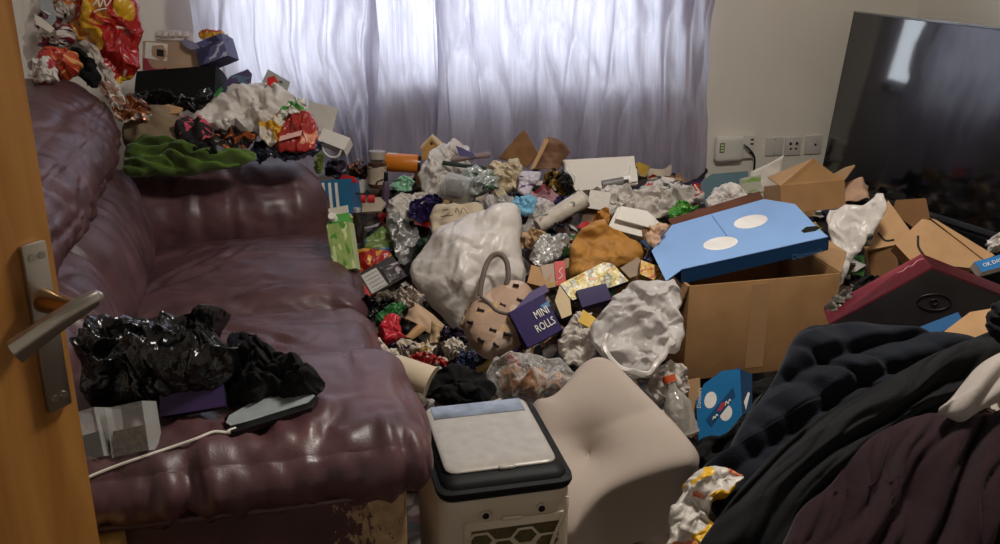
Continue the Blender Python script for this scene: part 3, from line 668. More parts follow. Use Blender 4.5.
INKD = mat('dark_ink', '#2a2624', 0.6, .3); INKW = mat('white_ink', '#f0ece6', 0.5, .3); INKR = mat('red_ink', '#c22420', 0.45, .4); INKG = mat('green_ink', '#2f7d3a', .5)
def prn(name, base, prints, rough=.35, metal=0.0, **k): return mat(name, base, rough, 0.5, metal, .08, 10, prints=prints, **{**dict(crum=.35, cs=18), **k})

# ------------------------------------------------------------------ layer of trodden rubbish under everything
def litter_mat():
    t = NT('trodden_litter'); oc = t.coord('Object'); v = t.new('ShaderNodeTexVoronoi'); t.l.new(oc, v.inputs[0]); v.inputs['Scale'].default_value = 24; v.inputs['Randomness'].default_value = 1
    wn = t.new('ShaderNodeTexWhiteNoise'); t.l.new(v.outputs['Color'], wn.inputs[0])
    c = t.ramp(wn.outputs[0], [(0, C('#1a1615')), (.3, C('#2c2522')), (.5, C('#40372f')), (.66, C('#574c43')), (.76, C('#3a1e1a')), (.84, C('#20242e')), (.92, C('#6a5d4e'))], 'CONSTANT')
    t.col(c); t.p.inputs['Roughness'].default_value = .5; t.bump(t.noise(oc, 30, 4), .4, .01); return t.m
nx, ny = 170, 150; X, Y = np.meshgrid(np.linspace(.245, 2.5, nx), np.linspace(2.0, 3.87, ny)); X, Y = X.ravel(), Y.ravel()
Pn = np.stack([X, Y, X * 0], 1); Z = np.maximum(H(X, Y) - .045 + .022 * sn(Pn, 3.5, 7, 2) + .018 * (ridge(sn(Pn, 6, 8), .35) - .4) + .008 * sn(Pn, 14, 9, 2), .004)
thing('rubbish_layer', 'trodden layer of mixed litter under the rubbish heap', 'rubbish', [('rubbish_layer', G(np.stack([X, Y, Z], 1), [(j * nx + i, j * nx + i + 1, (j + 1) * nx + i + 1, (j + 1) * nx + i) for j in range(ny - 1) for i in range(nx - 1)]), litter_mat())], kind='stuff')

# small scraps too many to count, strewn in the gaps
r = np.random.RandomState(5); g = G(smooth=True); SC = [PAPERW, PAPERC, PAPERT, CARD, INKR, mat('navy_scrap', '#20243c', .4), mat('purple_scrap', '#3c2450', .35), FOIL, mat('black_scrap', '#141314', .4), FILMW, mat('yellow_scrap', '#c09a34', .4), mat('green_scrap', '#3f6a34', .5), mat('brown_scrap', '#5c4634', .7)]
PRB = np.array([3, 2, 3, 2, 1.2, 2, 1.2, 1, 4, 2, .7, .8, 3]); PRB /= PRB.sum(); s5 = np.linspace(-.5, .5, 6); U5, T5 = np.meshgrid(s5, s5); F5 = [(j * 6 + i, j * 6 + i + 1, (j + 1) * 6 + i + 1, (j + 1) * 6 + i) for j in range(5) for i in range(5)]
VV, FF, MM = [], [], []
for k in range(900):
    x, y = r.uniform(.30, 2.4), r.uniform(2.2, 3.83)
    if 1.05 < x < 1.62 and 2.35 < y < 2.85: continue
    if x > 2.2 and y < 3.4: continue
    w_, h_ = r.uniform(.03, .11), r.uniform(.03, .09); P = np.stack([U5.ravel() * w_, T5.ravel() * h_, U5.ravel() * 0], 1)
    P[:, 2] += r.uniform(.05, .3) * w_ * sn(P / w_, .7, k + 900, 2) ; R = np.array(Matrix.Rotation(r.uniform(0, 6.28), 3, 'Z') @ Matrix.Rotation(r.normal(0, .5), 3, 'X') @ Matrix.Rotation(r.normal(0, .4), 3, 'Y'))
    P = P @ R.T + [x, y, H(x, y) - .03 + r.uniform(0, .035)]; P[:, 2] = np.maximum(P[:, 2], .006); P[:, 1] = np.minimum(P[:, 1], 4.05)
    FF += [tuple(i + 36 * len(VV) for i in f) for f in F5]; MM += [r.choice(len(SC), p=PRB)] * 25; VV.append(P)
thing('loose_scraps', 'countless small scraps of paper and wrapper strewn in the gaps', 'litter', [('loose_scraps', G(np.vstack(VV), FF, None, [int(i) for i in MM], True), SC)], kind='stuff')

from mathutils.bvhtree import BVHTree
BV = []
for nm, gg, *_ in sofa: BV.append(BVHTree.FromPolygons([Vector(v) for v in gg.V], [list(map(int, f)) for f in gg.F]))
def sofa_t(x, y):
    d = ray(x, y); best = 9
    for b in BV:
        h_ = b.ray_cast(Vector(CAM), Vector(unit(d)))
        if h_[0] is not None: best = min(best, h_[3] / np.linalg.norm(d))
    return best
def SP(x, y, yaw=0, pitch=60, up=.0):
    """plane touching the sofa where this pixel meets it"""
    p = Pt(x, y, sofa_t(x, y)) + np.array([0, 0, up]); return (p, nrm_of(yaw, pitch))

# ================================================================== big things in the heap
# --- brown carton carrying the blue pizza box
pf = PL(683, 381, 13, 0, t=2.86); pf = (pf[0], np.array([0, -1.0, 0]))
A, B, D = onplane(683, 381, *pf), onplane(829, 370, *pf), onplane(681, 287, *pf)
W_, Hh, dep, th = B[0] - A[0], D[2] - A[2], .34, .005
x0, y0, z0 = A[0], A[1], A[2]
pan = []
pan.append(('side_panel', gbox((x0, y0, z0), (x0 + W_, y0 + th, z0 + Hh), .001), CARD)); pan.append(('side_panel', gbox((x0, y0 + dep, z0), (x0 + W_, y0 + dep + th, z0 + Hh), .001), CARD))
pan.append(('side_panel', gbox((x0, y0 + th, z0), (x0 + th, y0 + dep, z0 + Hh), .001), CARD)); pan.append(('side_panel', gbox((x0 + W_ - th, y0 + th, z0), (x0 + W_, y0 + dep, z0 + Hh), .001), CARD))
pan.append(('bottom_panel', gbox((x0 + th, y0 + th, z0), (x0 + W_ - th, y0 + dep, z0 + th), .001), CARD))
def flapg(pts, th=.005):
    pts = np.array(pts, float); n = unit(np.cross(pts[1] - pts[0], pts[2] - pts[1])); m = len(pts); V = np.vstack([pts, pts - n * th])
    return G(V, [tuple(range(m)), tuple(range(2 * m - 1, m - 1, -1))] + [(i, m + i, m + (i + 1) % m, (i + 1) % m) for i in range(m)], None, [0] * (m + 2), False)
zt_ = z0 + Hh; x1 = x0 + W_
pan.append(('flap', flapg([(x1, y0 + .0, zt_), (x1, y0 + dep, zt_), (x1 + .055, y0 + dep - .01, zt_ + .045), (x1 + .03, y0 + .03, zt_ + .05)]), CARD2))
pan.append(('flap', flapg([(x0, y0 + dep, zt_), (x0, y0, zt_), (x0 - .02, y0 + .03, zt_ - .10), (x0 - .02, y0 + dep - .02, zt_ - .10)]), CARD2))
pan.append(('flap', flapg([(x0, y0 + dep + th, zt_), (x1, y0 + dep + th, zt_), (x1 - .01, y0 + dep + .06, zt_ + .05), (x0 + .01, y0 + dep + .06, zt_ + .05)]), CARDD))
tape = gbox((x0 + .19, y0 - .0008, z0 + .02), (x0 + .245, y0 + .001, zt_ - .01)); pan.append(('tape', tape, mat('parcel_tape', '#a8835e', .3, .5, vary=.05)))
thing('cardboard_carton', 'large open brown carton holding up the blue pizza box', 'box', pan)
# --- pizza box
C0 = onz(681, 270, zt_ + .040); pz = (C0, unit((-.13, -.10, 1)))
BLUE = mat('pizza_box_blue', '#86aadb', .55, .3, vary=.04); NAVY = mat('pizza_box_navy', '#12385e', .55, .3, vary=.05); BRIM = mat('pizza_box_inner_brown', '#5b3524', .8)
top = slab([(681, 270), (829, 237), (821, 231), (795, 204), (764, 199), (672, 225), (651.5, 251), (666, 281)], pz, .003)
A, B = onplane(681, 270, *pz), onplane(829, 237, *pz); u = unit(B - A); n = pz[1]; v = unit(np.cross(n, u)); L = np.linalg.norm(B - A)
wall = flapg([A, A - n * .044, B - n * .040, B], .004)
pw = (A, -unit(np.cross(u, n)) if np.dot(np.cross(u, n), CAM - A) < 0 else unit(np.cross(u, n)))
base_ = G([A - n * .044 - u * .0 + v * .004, B - n * .044 + v * .004, B - n * .044 + v * .30, A - n * .044 + v * .30, A - n * .040 + v * .004, B - n * .040 + v * .004, B - n * .040 + v * .30, A - n * .040 + v * .30], box((0, 0, 0), (1, 1, 1))[1], None, [0] * 6, False)
tl_, tr_ = onplane(672, 224, *pz), onplane(764, 198, *pz); vb = unit(tr_ - tl_)
back = flapg([tl_ - n * .004, tr_ - n * .004, tr_ + v * .03 + n * .012, tl_ + v * .03 + n * .004], .004)
sidew = flapg([B, B - n * .040, B - n * .04 + v * .28, B - n * .004 + v * .20], .004)
dots = [('white_dot', slab(ell(720.5, 243.5, 17.5, 6.3, -8), pz, .001, .0006), INKW), ('white_dot', slab(ell(750.7, 221.7, 17.2, 6.3, -10), pz, .001, .0006), INKW)]
crease = ('crease', strokes([[(712, 215.5), (718, 224), (727, 236)]], pz, .0012, .0002), mat('crease_blue', '#4a78b4', .6))
cut = ('hand_hole', slab([(801, 231), (806, 227), (817, 226), (820, 228), (816, 231), (804, 233)], pz, .001, .0006), BLACKP)
pn = pw[1]
tx = ('lettering', text("Domino's", (792, 259.5), (822, 252.5), (pw[0], pn), .003), mat('faded_blue_ink', '#3f6c96', .6))
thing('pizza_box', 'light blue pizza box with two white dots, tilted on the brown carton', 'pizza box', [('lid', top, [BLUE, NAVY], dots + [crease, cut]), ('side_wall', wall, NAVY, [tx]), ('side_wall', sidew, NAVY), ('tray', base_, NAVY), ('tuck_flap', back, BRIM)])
# --- small blue side-order box at the carton's foot
ps = PL(720, 442, -12, 20, t=2.62)
fr_ = slab([(699, 444), (696, 402), (704, 384), (722, 371), (740, 369), (742, 415), (728, 432), (704, 444)], ps, .006)
a_, b_, n_ = axes(ps); R1, R2 = onplane(740, 369, *ps), onplane(742, 415, *ps); bk = -n_ * .09
side_ = flapg([R1, R2, R2 + bk * .9 + a_ * .03, R1 + bk * .9 + a_ * .035 - b_ * .02], .004)
L1, L2 = onplane(699, 444, *ps), onplane(696, 402, *ps)
bodyg = flapg([L1 + bk * .2, R2 + bk * .2, R1 + bk * .2, L2 + bk * .2], .05)
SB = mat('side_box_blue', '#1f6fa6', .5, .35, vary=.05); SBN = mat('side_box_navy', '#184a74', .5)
lg_ = [('white_dot', slab(ell(710.5, 400, 6, 8.5, 15), ps, .001, .0007), INKW), ('white_dot', slab(ell(726, 413, 6, 8, 15), ps, .001, .0007), INKW),
       ('logo_band', slab([(706, 419), (733, 387), (735.5, 396), (711, 427)], ps, .001, .0012), SBN), ('logo_tile', slab([(717, 411), (722, 402), (726.5, 402), (721, 411)], ps, .001, .0016), mat('logo_red', '#b03848', .5)),
       ('printed_word', strokes([[(712.5, 420), (714, 416.5), (715, 418.5), (716.5, 414.5), (718, 416)]], ps, .0014, .002), INKW), ('printed_word', strokes([[(725, 406), (726.5, 401.5), (728, 404), (729.5, 399.5), (731, 401)]], ps, .0014, .002), INKW), ('lettering', text("Domino's", (700.5, 408), (701.5, 388), ps, .0014), INKW)]
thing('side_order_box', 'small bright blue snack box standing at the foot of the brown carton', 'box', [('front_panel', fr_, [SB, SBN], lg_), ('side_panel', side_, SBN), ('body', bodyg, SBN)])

# --- memory foam pillow
pp = PL(600, 470, -8, 52, t=2.22)
soft('foam_pillow', 'off-white contoured foam pillow with a deep central dimple', 'pillow', [(528, 402), (548, 400), (563, 388), (578, 367), (594, 356), (612, 360), (636, 385), (662, 410), (686, 436), (701, 456), (697, 471), (664, 478), (632, 488), (604, 500), (584, 524), (568, 548), (545, 530), (536, 450)], mat('off_white_foam_cover', '#a99b90', .75, .2, vary=.04, vs=5, bump=.06, bs=400),
     pp, hf=.035, hb=.02, cr=1.0, N=44, prof=8, soft=2, dimple=[(587, 450, .05, .075)], folds=[(20, 2.2, .004, 5)], drop=.15, smooth=0)
# --- dark garments piled at the lower right
NAVYC = mat('navy_cloth', '#12161f', .85, .2, vary=.15, bump=.35, bs=240, sheen=.05); CHARC = mat('charcoal_cloth', '#131315', .85, .2, vary=.18, bump=.35, bs=240, sheen=.04)
BURG = mat('burgundy_fleece', '#2a191e', .9, .15, vary=.15, bump=.4, bs=300, sheen=.06); GREYC = mat('pale_grey_cloth', '#a39a92', .85, .15, vary=.08, bump=.3, bs=260, sheen=.2)
CREAMC = mat('cream_cotton', '#a89a80', .85, .15, vary=.1, bump=.3, bs=260)
pc = PL(860, 400, -5, 48, t=2.16)
soft('navy_sweatshirt', 'navy sweatshirt crumpled at the top of the dark clothes pile', 'clothing', [(690, 470), (722, 462), (742, 420), (772, 385), (788, 346), (802, 326), (836, 322), (872, 326), (930, 330), (975, 338), (1000, 350), (990, 400), (900, 440), (800, 500), (730, 545)], NAVYC, pc, hf=.07, hb=.12, cr=1.0, N=84, smooth=2, folds=[(28, 6.5, .024, 31), (-38, 7, .014, 33)])
pc = PL(850, 450, 0, 50, t=2.02)
soft('charcoal_top', 'long charcoal top sweeping diagonally over the clothes pile', 'clothing', [(690, 556), (715, 520), (745, 482), (790, 436), (850, 396), (920, 362), (975, 335), (1016, 322), (1016, 372), (950, 395), (905, 420), (860, 455), (830, 500), (800, 560)], CHARC, pc, hf=.06, hb=.025, cr=1.0, N=84, smooth=2, folds=[(36, 9.0, .026, 41), (44, 18, .009, 43)])
pc = PL(900, 480, 2, 52, t=1.90)
soft('burgundy_hoodie', 'dark burgundy fleece top lying at the front of the clothes pile', 'clothing', [(760, 580), (785, 540), (800, 505), (832, 485), (850, 455), (885, 425), (935, 410), (965, 420), (1020, 405), (1030, 480), (1030, 600), (880, 600)], BURG, pc, hf=.07, hb=.025, cr=1.0, N=84, smooth=2, folds=[(46, 7.5, .028, 51), (62, 15, .010, 53)])
pc = PL(970, 390, -4, 46, t=1.90)
soft('pale_grey_top', 'pale grey cotton top at the right edge of the clothes pile', 'clothing', [(934, 411), (948, 402), (962, 384), (978, 364), (1000, 352), (1020, 345), (1024, 392), (1000, 402), (978, 412), (962, 424), (948, 418)], GREYC, pc, hf=.035, hb=.03, cr=1.0, N=44, smooth=2, folds=[(38, 8, .014, 57)])
pc = PL(745, 425, 0, 40, t=2.40)
soft('black_jumper', 'black knitted jumper stuffed between foam pillow and dark clothes pile', 'clothing', [(684, 440), (705, 446), (730, 436), (752, 412), (776, 380), (790, 372), (770, 420), (745, 468), (715, 474), (695, 462)], BLACKC, pc, hf=.04, hb=.06, cr=1.12, amp=.02, N=34, folds=[(40, 9, .010, 61)])
pc = PL(990, 320, -8, 30, t=2.02)
soft('black_strap_bag', 'black strap loop hanging at the right edge above the clothes', 'bag strap', [(984, 322), (990, 305), (1004, 294), (1018, 296), (1016, 330), (1006, 345), (994, 340)], BLACKC, pc, hf=.02, hb=.02, cr=1.06, N=18)
pg = PL(700, 510, -10, 42, t=2.02)
FLOR = prn('yellow_floral_film', '#d6cfc6', [('#e2b030', (3.4, 2.6, 1), .56, 3), ('#d8805c', (3.0, 3.6, 1), .62, 9)], .35, thin=.15)
soft('floral_bag', 'white plastic bag printed with yellow and orange petals', 'bag', [(664, 552), (668, 520), (674, 498), (688, 478), (706, 467), (730, 466), (744, 474), (734, 492), (716, 500), (708, 516), (722, 530), (714, 552), (690, 560)], FLOR, pg, hf=.03, hb=.04, cr=1.14, amp=.018, N=34)

# --- items on the near seat and arm of the sofa
SEATZ = .47
pb = SP(160, 400, -10, 50, .035)
soft('bin_bag', 'glossy black bin bag slumped on the near sofa seat', 'bag', [(78, 398), (80, 360), (90, 336), (112, 322), (150, 318), (190, 314), (222, 316), (232, 345), (236, 372), (222, 392), (190, 400), (140, 408), (100, 408)], BLACKB, pb, hf=.07, hb=.015, cr=1.22, amp=.030, N=46, it=45)
pb = SP(270, 402, 0, 52, .015)
soft('black_trousers', 'black clothing bundled on the sofa seat behind the phone', 'clothing', [(214, 402), (226, 372), (240, 352), (262, 346), (285, 354), (308, 366), (321, 384), (318, 396), (296, 398), (262, 404), (235, 410)], BLACKC, pb, hf=.06, hb=.012, cr=1.12, amp=.02, N=40, folds=[(-20, 6, .012, 71)])
pb = SP(250, 360, 0, 55, .03)
soft('cream_cloth', 'cream cloth edge peeping from under the black clothing', 'clothing', [(224, 362), (230, 348), (244, 345), (262, 350), (274, 352), (270, 360), (250, 362), (236, 366)], CREAMC, pb, hf=.02, hb=.02, cr=1.10, amp=.01, N=22)
soft('dark_sock', 'small dark navy sock poking out behind the bin bag', 'sock', [(224, 348), (228, 338), (246, 333), (258, 338), (254, 346), (240, 350)], NAVYC, SP(240, 346, 0, 60, .02), hf=.018, hb=.015, cr=1.06, N=18)
pb = SP(190, 414, 6, 42, .035)
g, _ = carton((160, 416), (226, 406), (150, 378), pb, .018, .001)
thing('purple_folder', 'flat dark purple box in front of the bin bag', 'box', [('purple_folder', g, [mat('dark_purple_card', '#33244e', .4, .4, vary=.08), mat('black_purple_card', '#1d1628', .5)])])
def clearbox(name, label, p0, p1, p2, pl, h, inner):
    g, (A, u, v, n) = carton(p0, p1, p2, pl, h, 0, 2); V, F = box((.08, .04, .1), (.92, .52, .9))
    gi = G([A + u * x + v * y - n * h * z for x, y, z in V], F, np.array([(x, y) for x, y, z in V]), [0] * 6, False)
    thing(name, label, 'box', [('case', g, mat('clear_box_plastic', '#d0d0cc', .08, .7, clear=.86)), ('contents', gi, inner)])
clearbox('clear_gift_box', 'small clear box with gold contents on the sofa arm', (112, 458), (149, 450), (108, 408), SP(128, 456, -6, 28, .006), .055, prn('gold_black_filling', '#5a4420', [('#1b150e', (7, 7, 7), .5, 4)], .3, .4))
clearbox('clear_dark_box', 'small clear box with dark contents beside the door edge', (84, 462), (104, 456), (84, 410), SP(95, 460, -8, 28, .006), .055, mat('dark_filling', '#2a2620', .5))
# phone and its cable
ph = SP(270, 412, 0, 80, .013); ph = (ph[0], unit((-.02, -.16, 1)))
case, (A, u, v, n) = carton((233, 431), (318, 402), (222, 416), ph, .011, 0, 3); case = G(case.V, case.F, None, case.mi, 'auto')
bod = slab([(224, 418), (231, 432), (236, 431.5), (312, 407), (317.5, 399), (312, 391), (279, 391), (268, 394), (229, 413)], ph, .011)
scr = slab([(226, 423), (231, 426), (252, 420.5), (308, 403), (315, 396), (309, 393), (280, 393.5), (250, 404), (229, 416)], ph, .002, .0012)
glare = mat('phone_screen_glass', '#8f9698', .10, .8, vary=.12, vs=40)
ph_parts = [('case', bevel(G(bod.V, bod.F, None, [0] * len(bod.F), False), .0015), BLACKP), ('screen', scr, glare)]
thing('phone', 'black smartphone lying face up on the sofa arm', 'phone', ph_parts)
cb = [onplane(236, 427.5, *ph) - ph[1] * .004, onplane(227, 430.5, *ph) - ph[1] * .004] + [Pt(x, y, sofa_t(x, y)) + ZUP * .004 for x, y in ((214, 434), (196, 441), (170, 450), (140, 460), (112, 470), (92, 478), (80, 484))]
thing('charging_cable', 'thin white charging cable running from the phone to the door', 'cable', [('wire', tube(smoothpath(cb, 60), .0026, 8), WHITEP), ('plug', tube([cb[0], cb[0] * .35 + cb[1] * .65, cb[1]], [.0048, .0048, .0036], 10), WHITEP)])
# wooden crate corner by the door
bz = onz(110, 530, .50); g = gbox((bz[0] - .16, bz[1] - .11, .0), (bz[0] + .022, bz[1] + .008, .50), .004)
thing('wooden_stool', 'pale wooden box between the door and the sofa', 'box', [('wooden_stool', g, mat('pale_pine', '#deb264', .5, .3, vary=.1, vs=20))])

# ================================================================== the rest of the rubbish
def S(name, label, cat, poly, m, ang=(0, 45), lift=.02, t=None, group=None, extra=None, at=None, **k):
    p = np.array(poly, float); ax, ay = at or (p[:, 0].mean(), p[:, 1].max() - .3 * np.ptp(p[:, 1])); pl = PL(ax, ay, *ang, lift=lift, t=t)
    soft(name, label, cat, poly, m, pl, group, extra(pl) if extra else None, **k); return pl
def BX(name, label, cat, p0, p1, p2, h, mats, ang=(0, 30), lift=.02, t=None, extra=None, group=None, dent=.0025):
    pl = PL((p0[0] + p1[0]) / 2, (p0[1] + p1[1]) / 2, *ang, lift=lift, t=t); g, fr = carton(p0, p1, p2, pl, h, dent)
    thing(name, label, cat, [(None if extra else name, g, mats)] + (extra(pl) if extra else []), group)
def SL(name, label, cat, poly, h, mats, ang=(0, 45), lift=.03, t=None, extra=None, group=None, at=None):
    p = np.array(poly, float); ax, ay = at or (p[:, 0].mean(), p[:, 1].max() - .2 * np.ptp(p[:, 1])); pl = PL(ax, ay, *ang, lift=lift, t=t)
    if not isinstance(mats, (list, tuple)): mats = [mats, mats]
    thing(name, label, cat, [(None if extra else name, slab(poly, pl, h), mats)] + (extra(pl) if extra else []), group)
def SH(name, label, cat, c4, m, ang=(0, 45), lift=.03, t=None, group=None, at=None, **k):
    p = np.array(c4, float); ax, ay = at or (p[:, 0].mean(), p[:, 1].max() - .2 * np.ptp(p[:, 1])); pl = PL(ax, ay, *ang, lift=lift, t=t)
    thing(name, label, cat, [(name, sheet(c4, pl, **k), m)], group)

# ---- zone A: on the back of the sofa
S('crisps_multibag', 'big red and yellow crisp multipack bag on the sofa back', 'crisp packet', [(72, 10), (84, -14), (128, -14), (140, 12), (142, 45), (138, 72), (120, 90), (106, 80), (90, 54), (70, 30)],
  prn('crisp_bag_print', '#a81f1a', [('#d0a01e', (1.6, 1.3, 1), .53, 2), ('#c8862e', (2.6, 2.2, 1), .60, 5), ('#ddd4c4', (4, 4, 1), .70, 8)], .25), (6, 10), t=3.12, hf=.06, hb=.06, cr=1.16, amp=.025, N=40, extra=lambda pl: [('lettering', strokes([[(99, 8), (104, 2), (106, 9), (110, 1), (112, 8), (117, 2)], [(97, 16), (104, 12), (113, 10)]], pl, .0022, .066), INKW), ('lettering', text('00', (128, 36), (137, 38), pl, .06), INKD)])
S('buns_packet', 'orange-red bread packet behind the door edge', 'packet', [(38, 70), (42, 54), (56, 48), (70, 48), (80, 58), (82, 72), (70, 78), (52, 78)], prn('bread_bag_print', '#c2502c', [('#dca06a', (2, 5, 1), .55, 3), ('#a02418', (2, 3, 1), .58, 6)], .3), (0, 30), t=3.0, hf=.05, hb=.04, cr=1.08, amp=.014, N=24)
S('striped_packet', 'white packet with red marks at the door edge', 'packet', [(30, 82), (33, 60), (44, 50), (52, 62), (62, 76), (56, 82), (44, 84)], prn('red_white_print', '#d8d2cc', [('#a82a30', (3, 3, 1), .58, 2)], .35), (10, 30), t=2.88, hf=.03, hb=.03, cr=1.12, amp=.014, N=22)
S('maroon_packet', 'maroon and white packet above the bread packet', 'packet', [(36, 46), (40, 32), (56, 26), (70, 26), (76, 34), (68, 46), (52, 50)], prn('maroon_print', '#cdc6c0', [('#74202c', (1.4, 3, 1), .48, 2), ('#20181c', (3, 6, 1), .6, 3)], .3), (0, 25), t=3.04, hf=.035, hb=.03, cr=1.10, amp=.014, N=22)
SL('grey_card_sleeve', 'blue-grey folded card sleeve at the top left', 'card', [(40, -6), (50, -8), (56, 20), (49, 29), (42, 12)], .006, [mat('blue_grey_card', '#9aa2aa', .6), CARD2], (8, 12), t=2.98)
SL('white_card_sleeve', 'white card wedge under the blue-grey card sleeve', 'card', [(34, 14), (42, 18), (54, 28), (50, 32), (36, 24)], .005, [PAPERW, PAPERW], (0, 40), t=2.96)
S('orange_striped_packet', 'white packet with orange stripes above the crisp bag', 'packet', [(52, -8), (64, -12), (82, -10), (84, 4), (76, 16), (62, 20), (54, 10)], prn('orange_stripe_print', '#d8d0c6', [('#d2783a', (2, 6, 1), .55, 2), ('#3a2a1e', (5, 2, 1), .62, 5)], .3), (0, 20), t=3.08, hf=.03, hb=.03, cr=1.14, amp=.014, N=22)
S('clear_bag_tail', 'pale plastic bag trailing down beside the crisp bag', 'bag', [(68, 24), (78, 20), (90, 36), (103, 56), (112, 74), (122, 96), (112, 94), (98, 68), (84, 50)], FILMW2, (0, 25), t=3.06, hf=.02, hb=.02, cr=1.14, amp=.014, N=26)
S('black_pouch', 'black pouch in the gap below the maroon packet', 'bag', [(68, 52), (78, 46), (90, 54), (100, 76), (96, 90), (82, 82)], BLACKC, (0, 30), t=3.05, hf=.03, hb=.04, cr=1.08, amp=.012, N=20)
S('cellophane_wrapper', 'brown crinkled cellophane beside the sofa back cushion', 'wrapper', [(98, 84), (108, 80), (120, 90), (126, 104), (116, 108), (104, 98)], prn('cellophane_brown', '#9a7a68', [('#d8d2cc', (4, 4, 1), .56, 3)], .15), (0, 45), t=3.02, hf=.02, hb=.02, cr=1.2, amp=.012, N=22)
S('orange_wrapper', 'shiny orange-brown wrapper under the black case', 'wrapper', [(112, 112), (118, 100), (134, 98), (150, 104), (152, 116), (136, 120), (120, 120)], prn('orange_brown_foil', '#9a5a34', [('#d8cabb', (5, 5, 1), .56, 4), ('#5a3020', (4, 4, 1), .56, 7)], .15, .3), (0, 50), t=3.10, hf=.022, hb=.03, cr=1.2, amp=.014, N=24)
S('grey_white_bag', 'grey-white plastic bag behind the packets at the top left', 'bag', [(26, 66), (28, 20), (34, -14), (88, -16), (96, 20), (92, 48), (74, 64), (48, 72)], FILMW2, (0, 15), t=3.16, hf=.04, hb=.05, cr=1.16, amp=.02, N=40)
S('red_label_packet', 'small packet with a dark red label at the top left edge', 'packet', [(34, 30), (40, 10), (52, 6), (62, 14), (60, 30), (46, 36)], prn('dark_red_label', '#c4bdb8', [('#6c2230', (2, 2, 1), .52, 4), ('#2c2a34', (3, 4, 1), .58, 7)], .35), (0, 20), t=3.02, hf=.03, hb=.02, cr=1.09, amp=.012, N=26)
# ---- zone B: on and behind the far arm
S('brown_cushion', 'taupe cushion under the black case on the sofa arm', 'cushion', [(122, 150), (124, 122), (140, 110), (164, 106), (182, 114), (188, 134), (180, 152), (150, 156)], mat('taupe_cloth', '#85725c', .85, .2, vary=.08, bump=.2, bs=200), (0, 45), t=3.16, hf=.06, hb=.06, cr=1.03, amp=.008, N=26)
SL('card_flap', 'strip of brown card sticking out below the black case', 'card', [(148, 110), (168, 104), (183, 108), (180, 113), (152, 114)], .004, [CARD2, CARD2], (0, 60), t=3.16)
BX('black_case', 'black soft case lying under the pink tray', 'case', (136, 100), (216, 96), (134, 70), .16, [BLACKC, BLACKC], (0, 25), t=3.34, dent=.006)
S('black_liner', 'black bin liner with a white sheen under the black case', 'bag', [(122, 104), (128, 90), (146, 90), (170, 98), (196, 96), (218, 92), (208, 106), (186, 112), (160, 108), (140, 108)], BLACKB, (0, 50), t=3.24, hf=.02, hb=.02, cr=1.2, amp=.016, N=30)
tr = PL(171, 70, 0, 12, t=3.40)
g, fr_ = carton((143, 70), (202, 72), (143, 41), tr, .13, .002)
thing('snack_tray', 'pink shelf-ready carton with white label and tan torn side', 'box', [('body', g, [mat('pale_card_print', '#b99a80', .6), CARD2]), ('stripe', slab([(143, 70), (166, 71), (166, 60), (143, 58)], tr, .001, .0012), mat('pink_red_ink', '#a83c50', .5)), ('label', slab([(145, 58), (167, 61), (168, 44), (146, 42)], tr, .001, .002), INKW, [('barcode', slab([(157, 56), (164, 57), (164, 50), (157, 49)], tr, .001, .003), INKD)])])
g = slab([(154, 39), (193, 41), (193, 33), (178, 30), (156, 30)], PL(174, 40, 0, 30, t=3.46), .03); thing('egg_tray', 'clear plastic tray on top of the pink carton', 'tray', [(None, g, [FILMS, FILMS])] + [('cup', crush(rod((159 + 7 * k, 38), (159 + 7 * k, 33), .010, .008, PL(174, 40, 0, 30, t=3.46), 10), .001), FILMS) for k in range(5)])
S('yellow_crisp_packet', 'yellow and red crumpled packet behind the blue carton', 'packet', [(198, 38), (204, 29), (218, 30), (230, 36), (231, 50), (226, 54), (214, 42)], prn('yellow_red_print', '#c8982c', [('#b03a2a', (3, 3, 1), .58, 2)], .3), (0, 30), t=3.46, hf=.02, hb=.02, cr=1.14, amp=.012, N=22)
bpl = PL(205, 66, -10, 18, t=3.36); g, fr_ = carton((199, 66), (227, 56), (196, 43), bpl, .09, .003)
thing('blue_snack_carton', 'torn blue-violet snack carton lying on its side', 'box', [('body', g, [prn('blue_violet_print', '#585a86', [('#b8b6c8', (3, 3, 1), .58, 3), ('#2c2c50', (2, 2, 1), .55, 5)], .4), mat('blue_violet_card', '#4c4a72', .5)]), ('torn_flap', slab([(196, 43), (184, 38), (182, 44), (190, 50), (200, 48)], bpl, .003), mat('lilac_card', '#8a88a8', .6)), ('torn_flap', slab([(200, 36), (216, 34), (227, 38), (210, 42)], bpl, .003, -.03), mat('lilac_card', '#8a88a8', .6))])
SL('purple_card_point', 'dark purple card point behind the white carrier bag', 'card', [(222, 86), (230, 76), (248, 69), (252, 74), (250, 86)], .004, [prn('purple_card', '#5a4a72', [('#5c7890', (2, 2, 1), .56, 4)], .4), CARD2], (0, 25), t=3.44)
SL('green_white_card', 'green-edged white card sticking up behind the white carrier bag', 'card', [(262, 82), (268, 69), (290, 82), (286, 95), (276, 92)], .004, [prn('green_card', '#a8aaa6', [('#40584a', (2, 2, 1), .55, 2)], .4), CARD2], (0, 25), t=3.42)
def bag_marks(pl): return [('logo', slab([(270, 86), (277, 84), (281, 90), (275, 95), (270, 92)], pl, .0015, .044), INKR), ('logo', slab([(216, 102), (224, 93), (226, 96), (219, 104)], pl, .0015, .036), INKG)]
S('printed_carrier_bag', 'white carrier bag with red and green marks heaped on the sofa arm', 'bag', [(190, 122), (202, 104), (222, 94), (246, 84), (266, 80), (288, 92), (300, 104), (296, 122), (276, 132), (254, 138), (226, 134), (204, 130)], FILMW, (0, 45), t=3.18, hf=.05, hb=.05, cr=1.18, amp=.028, N=40, extra=bag_marks)
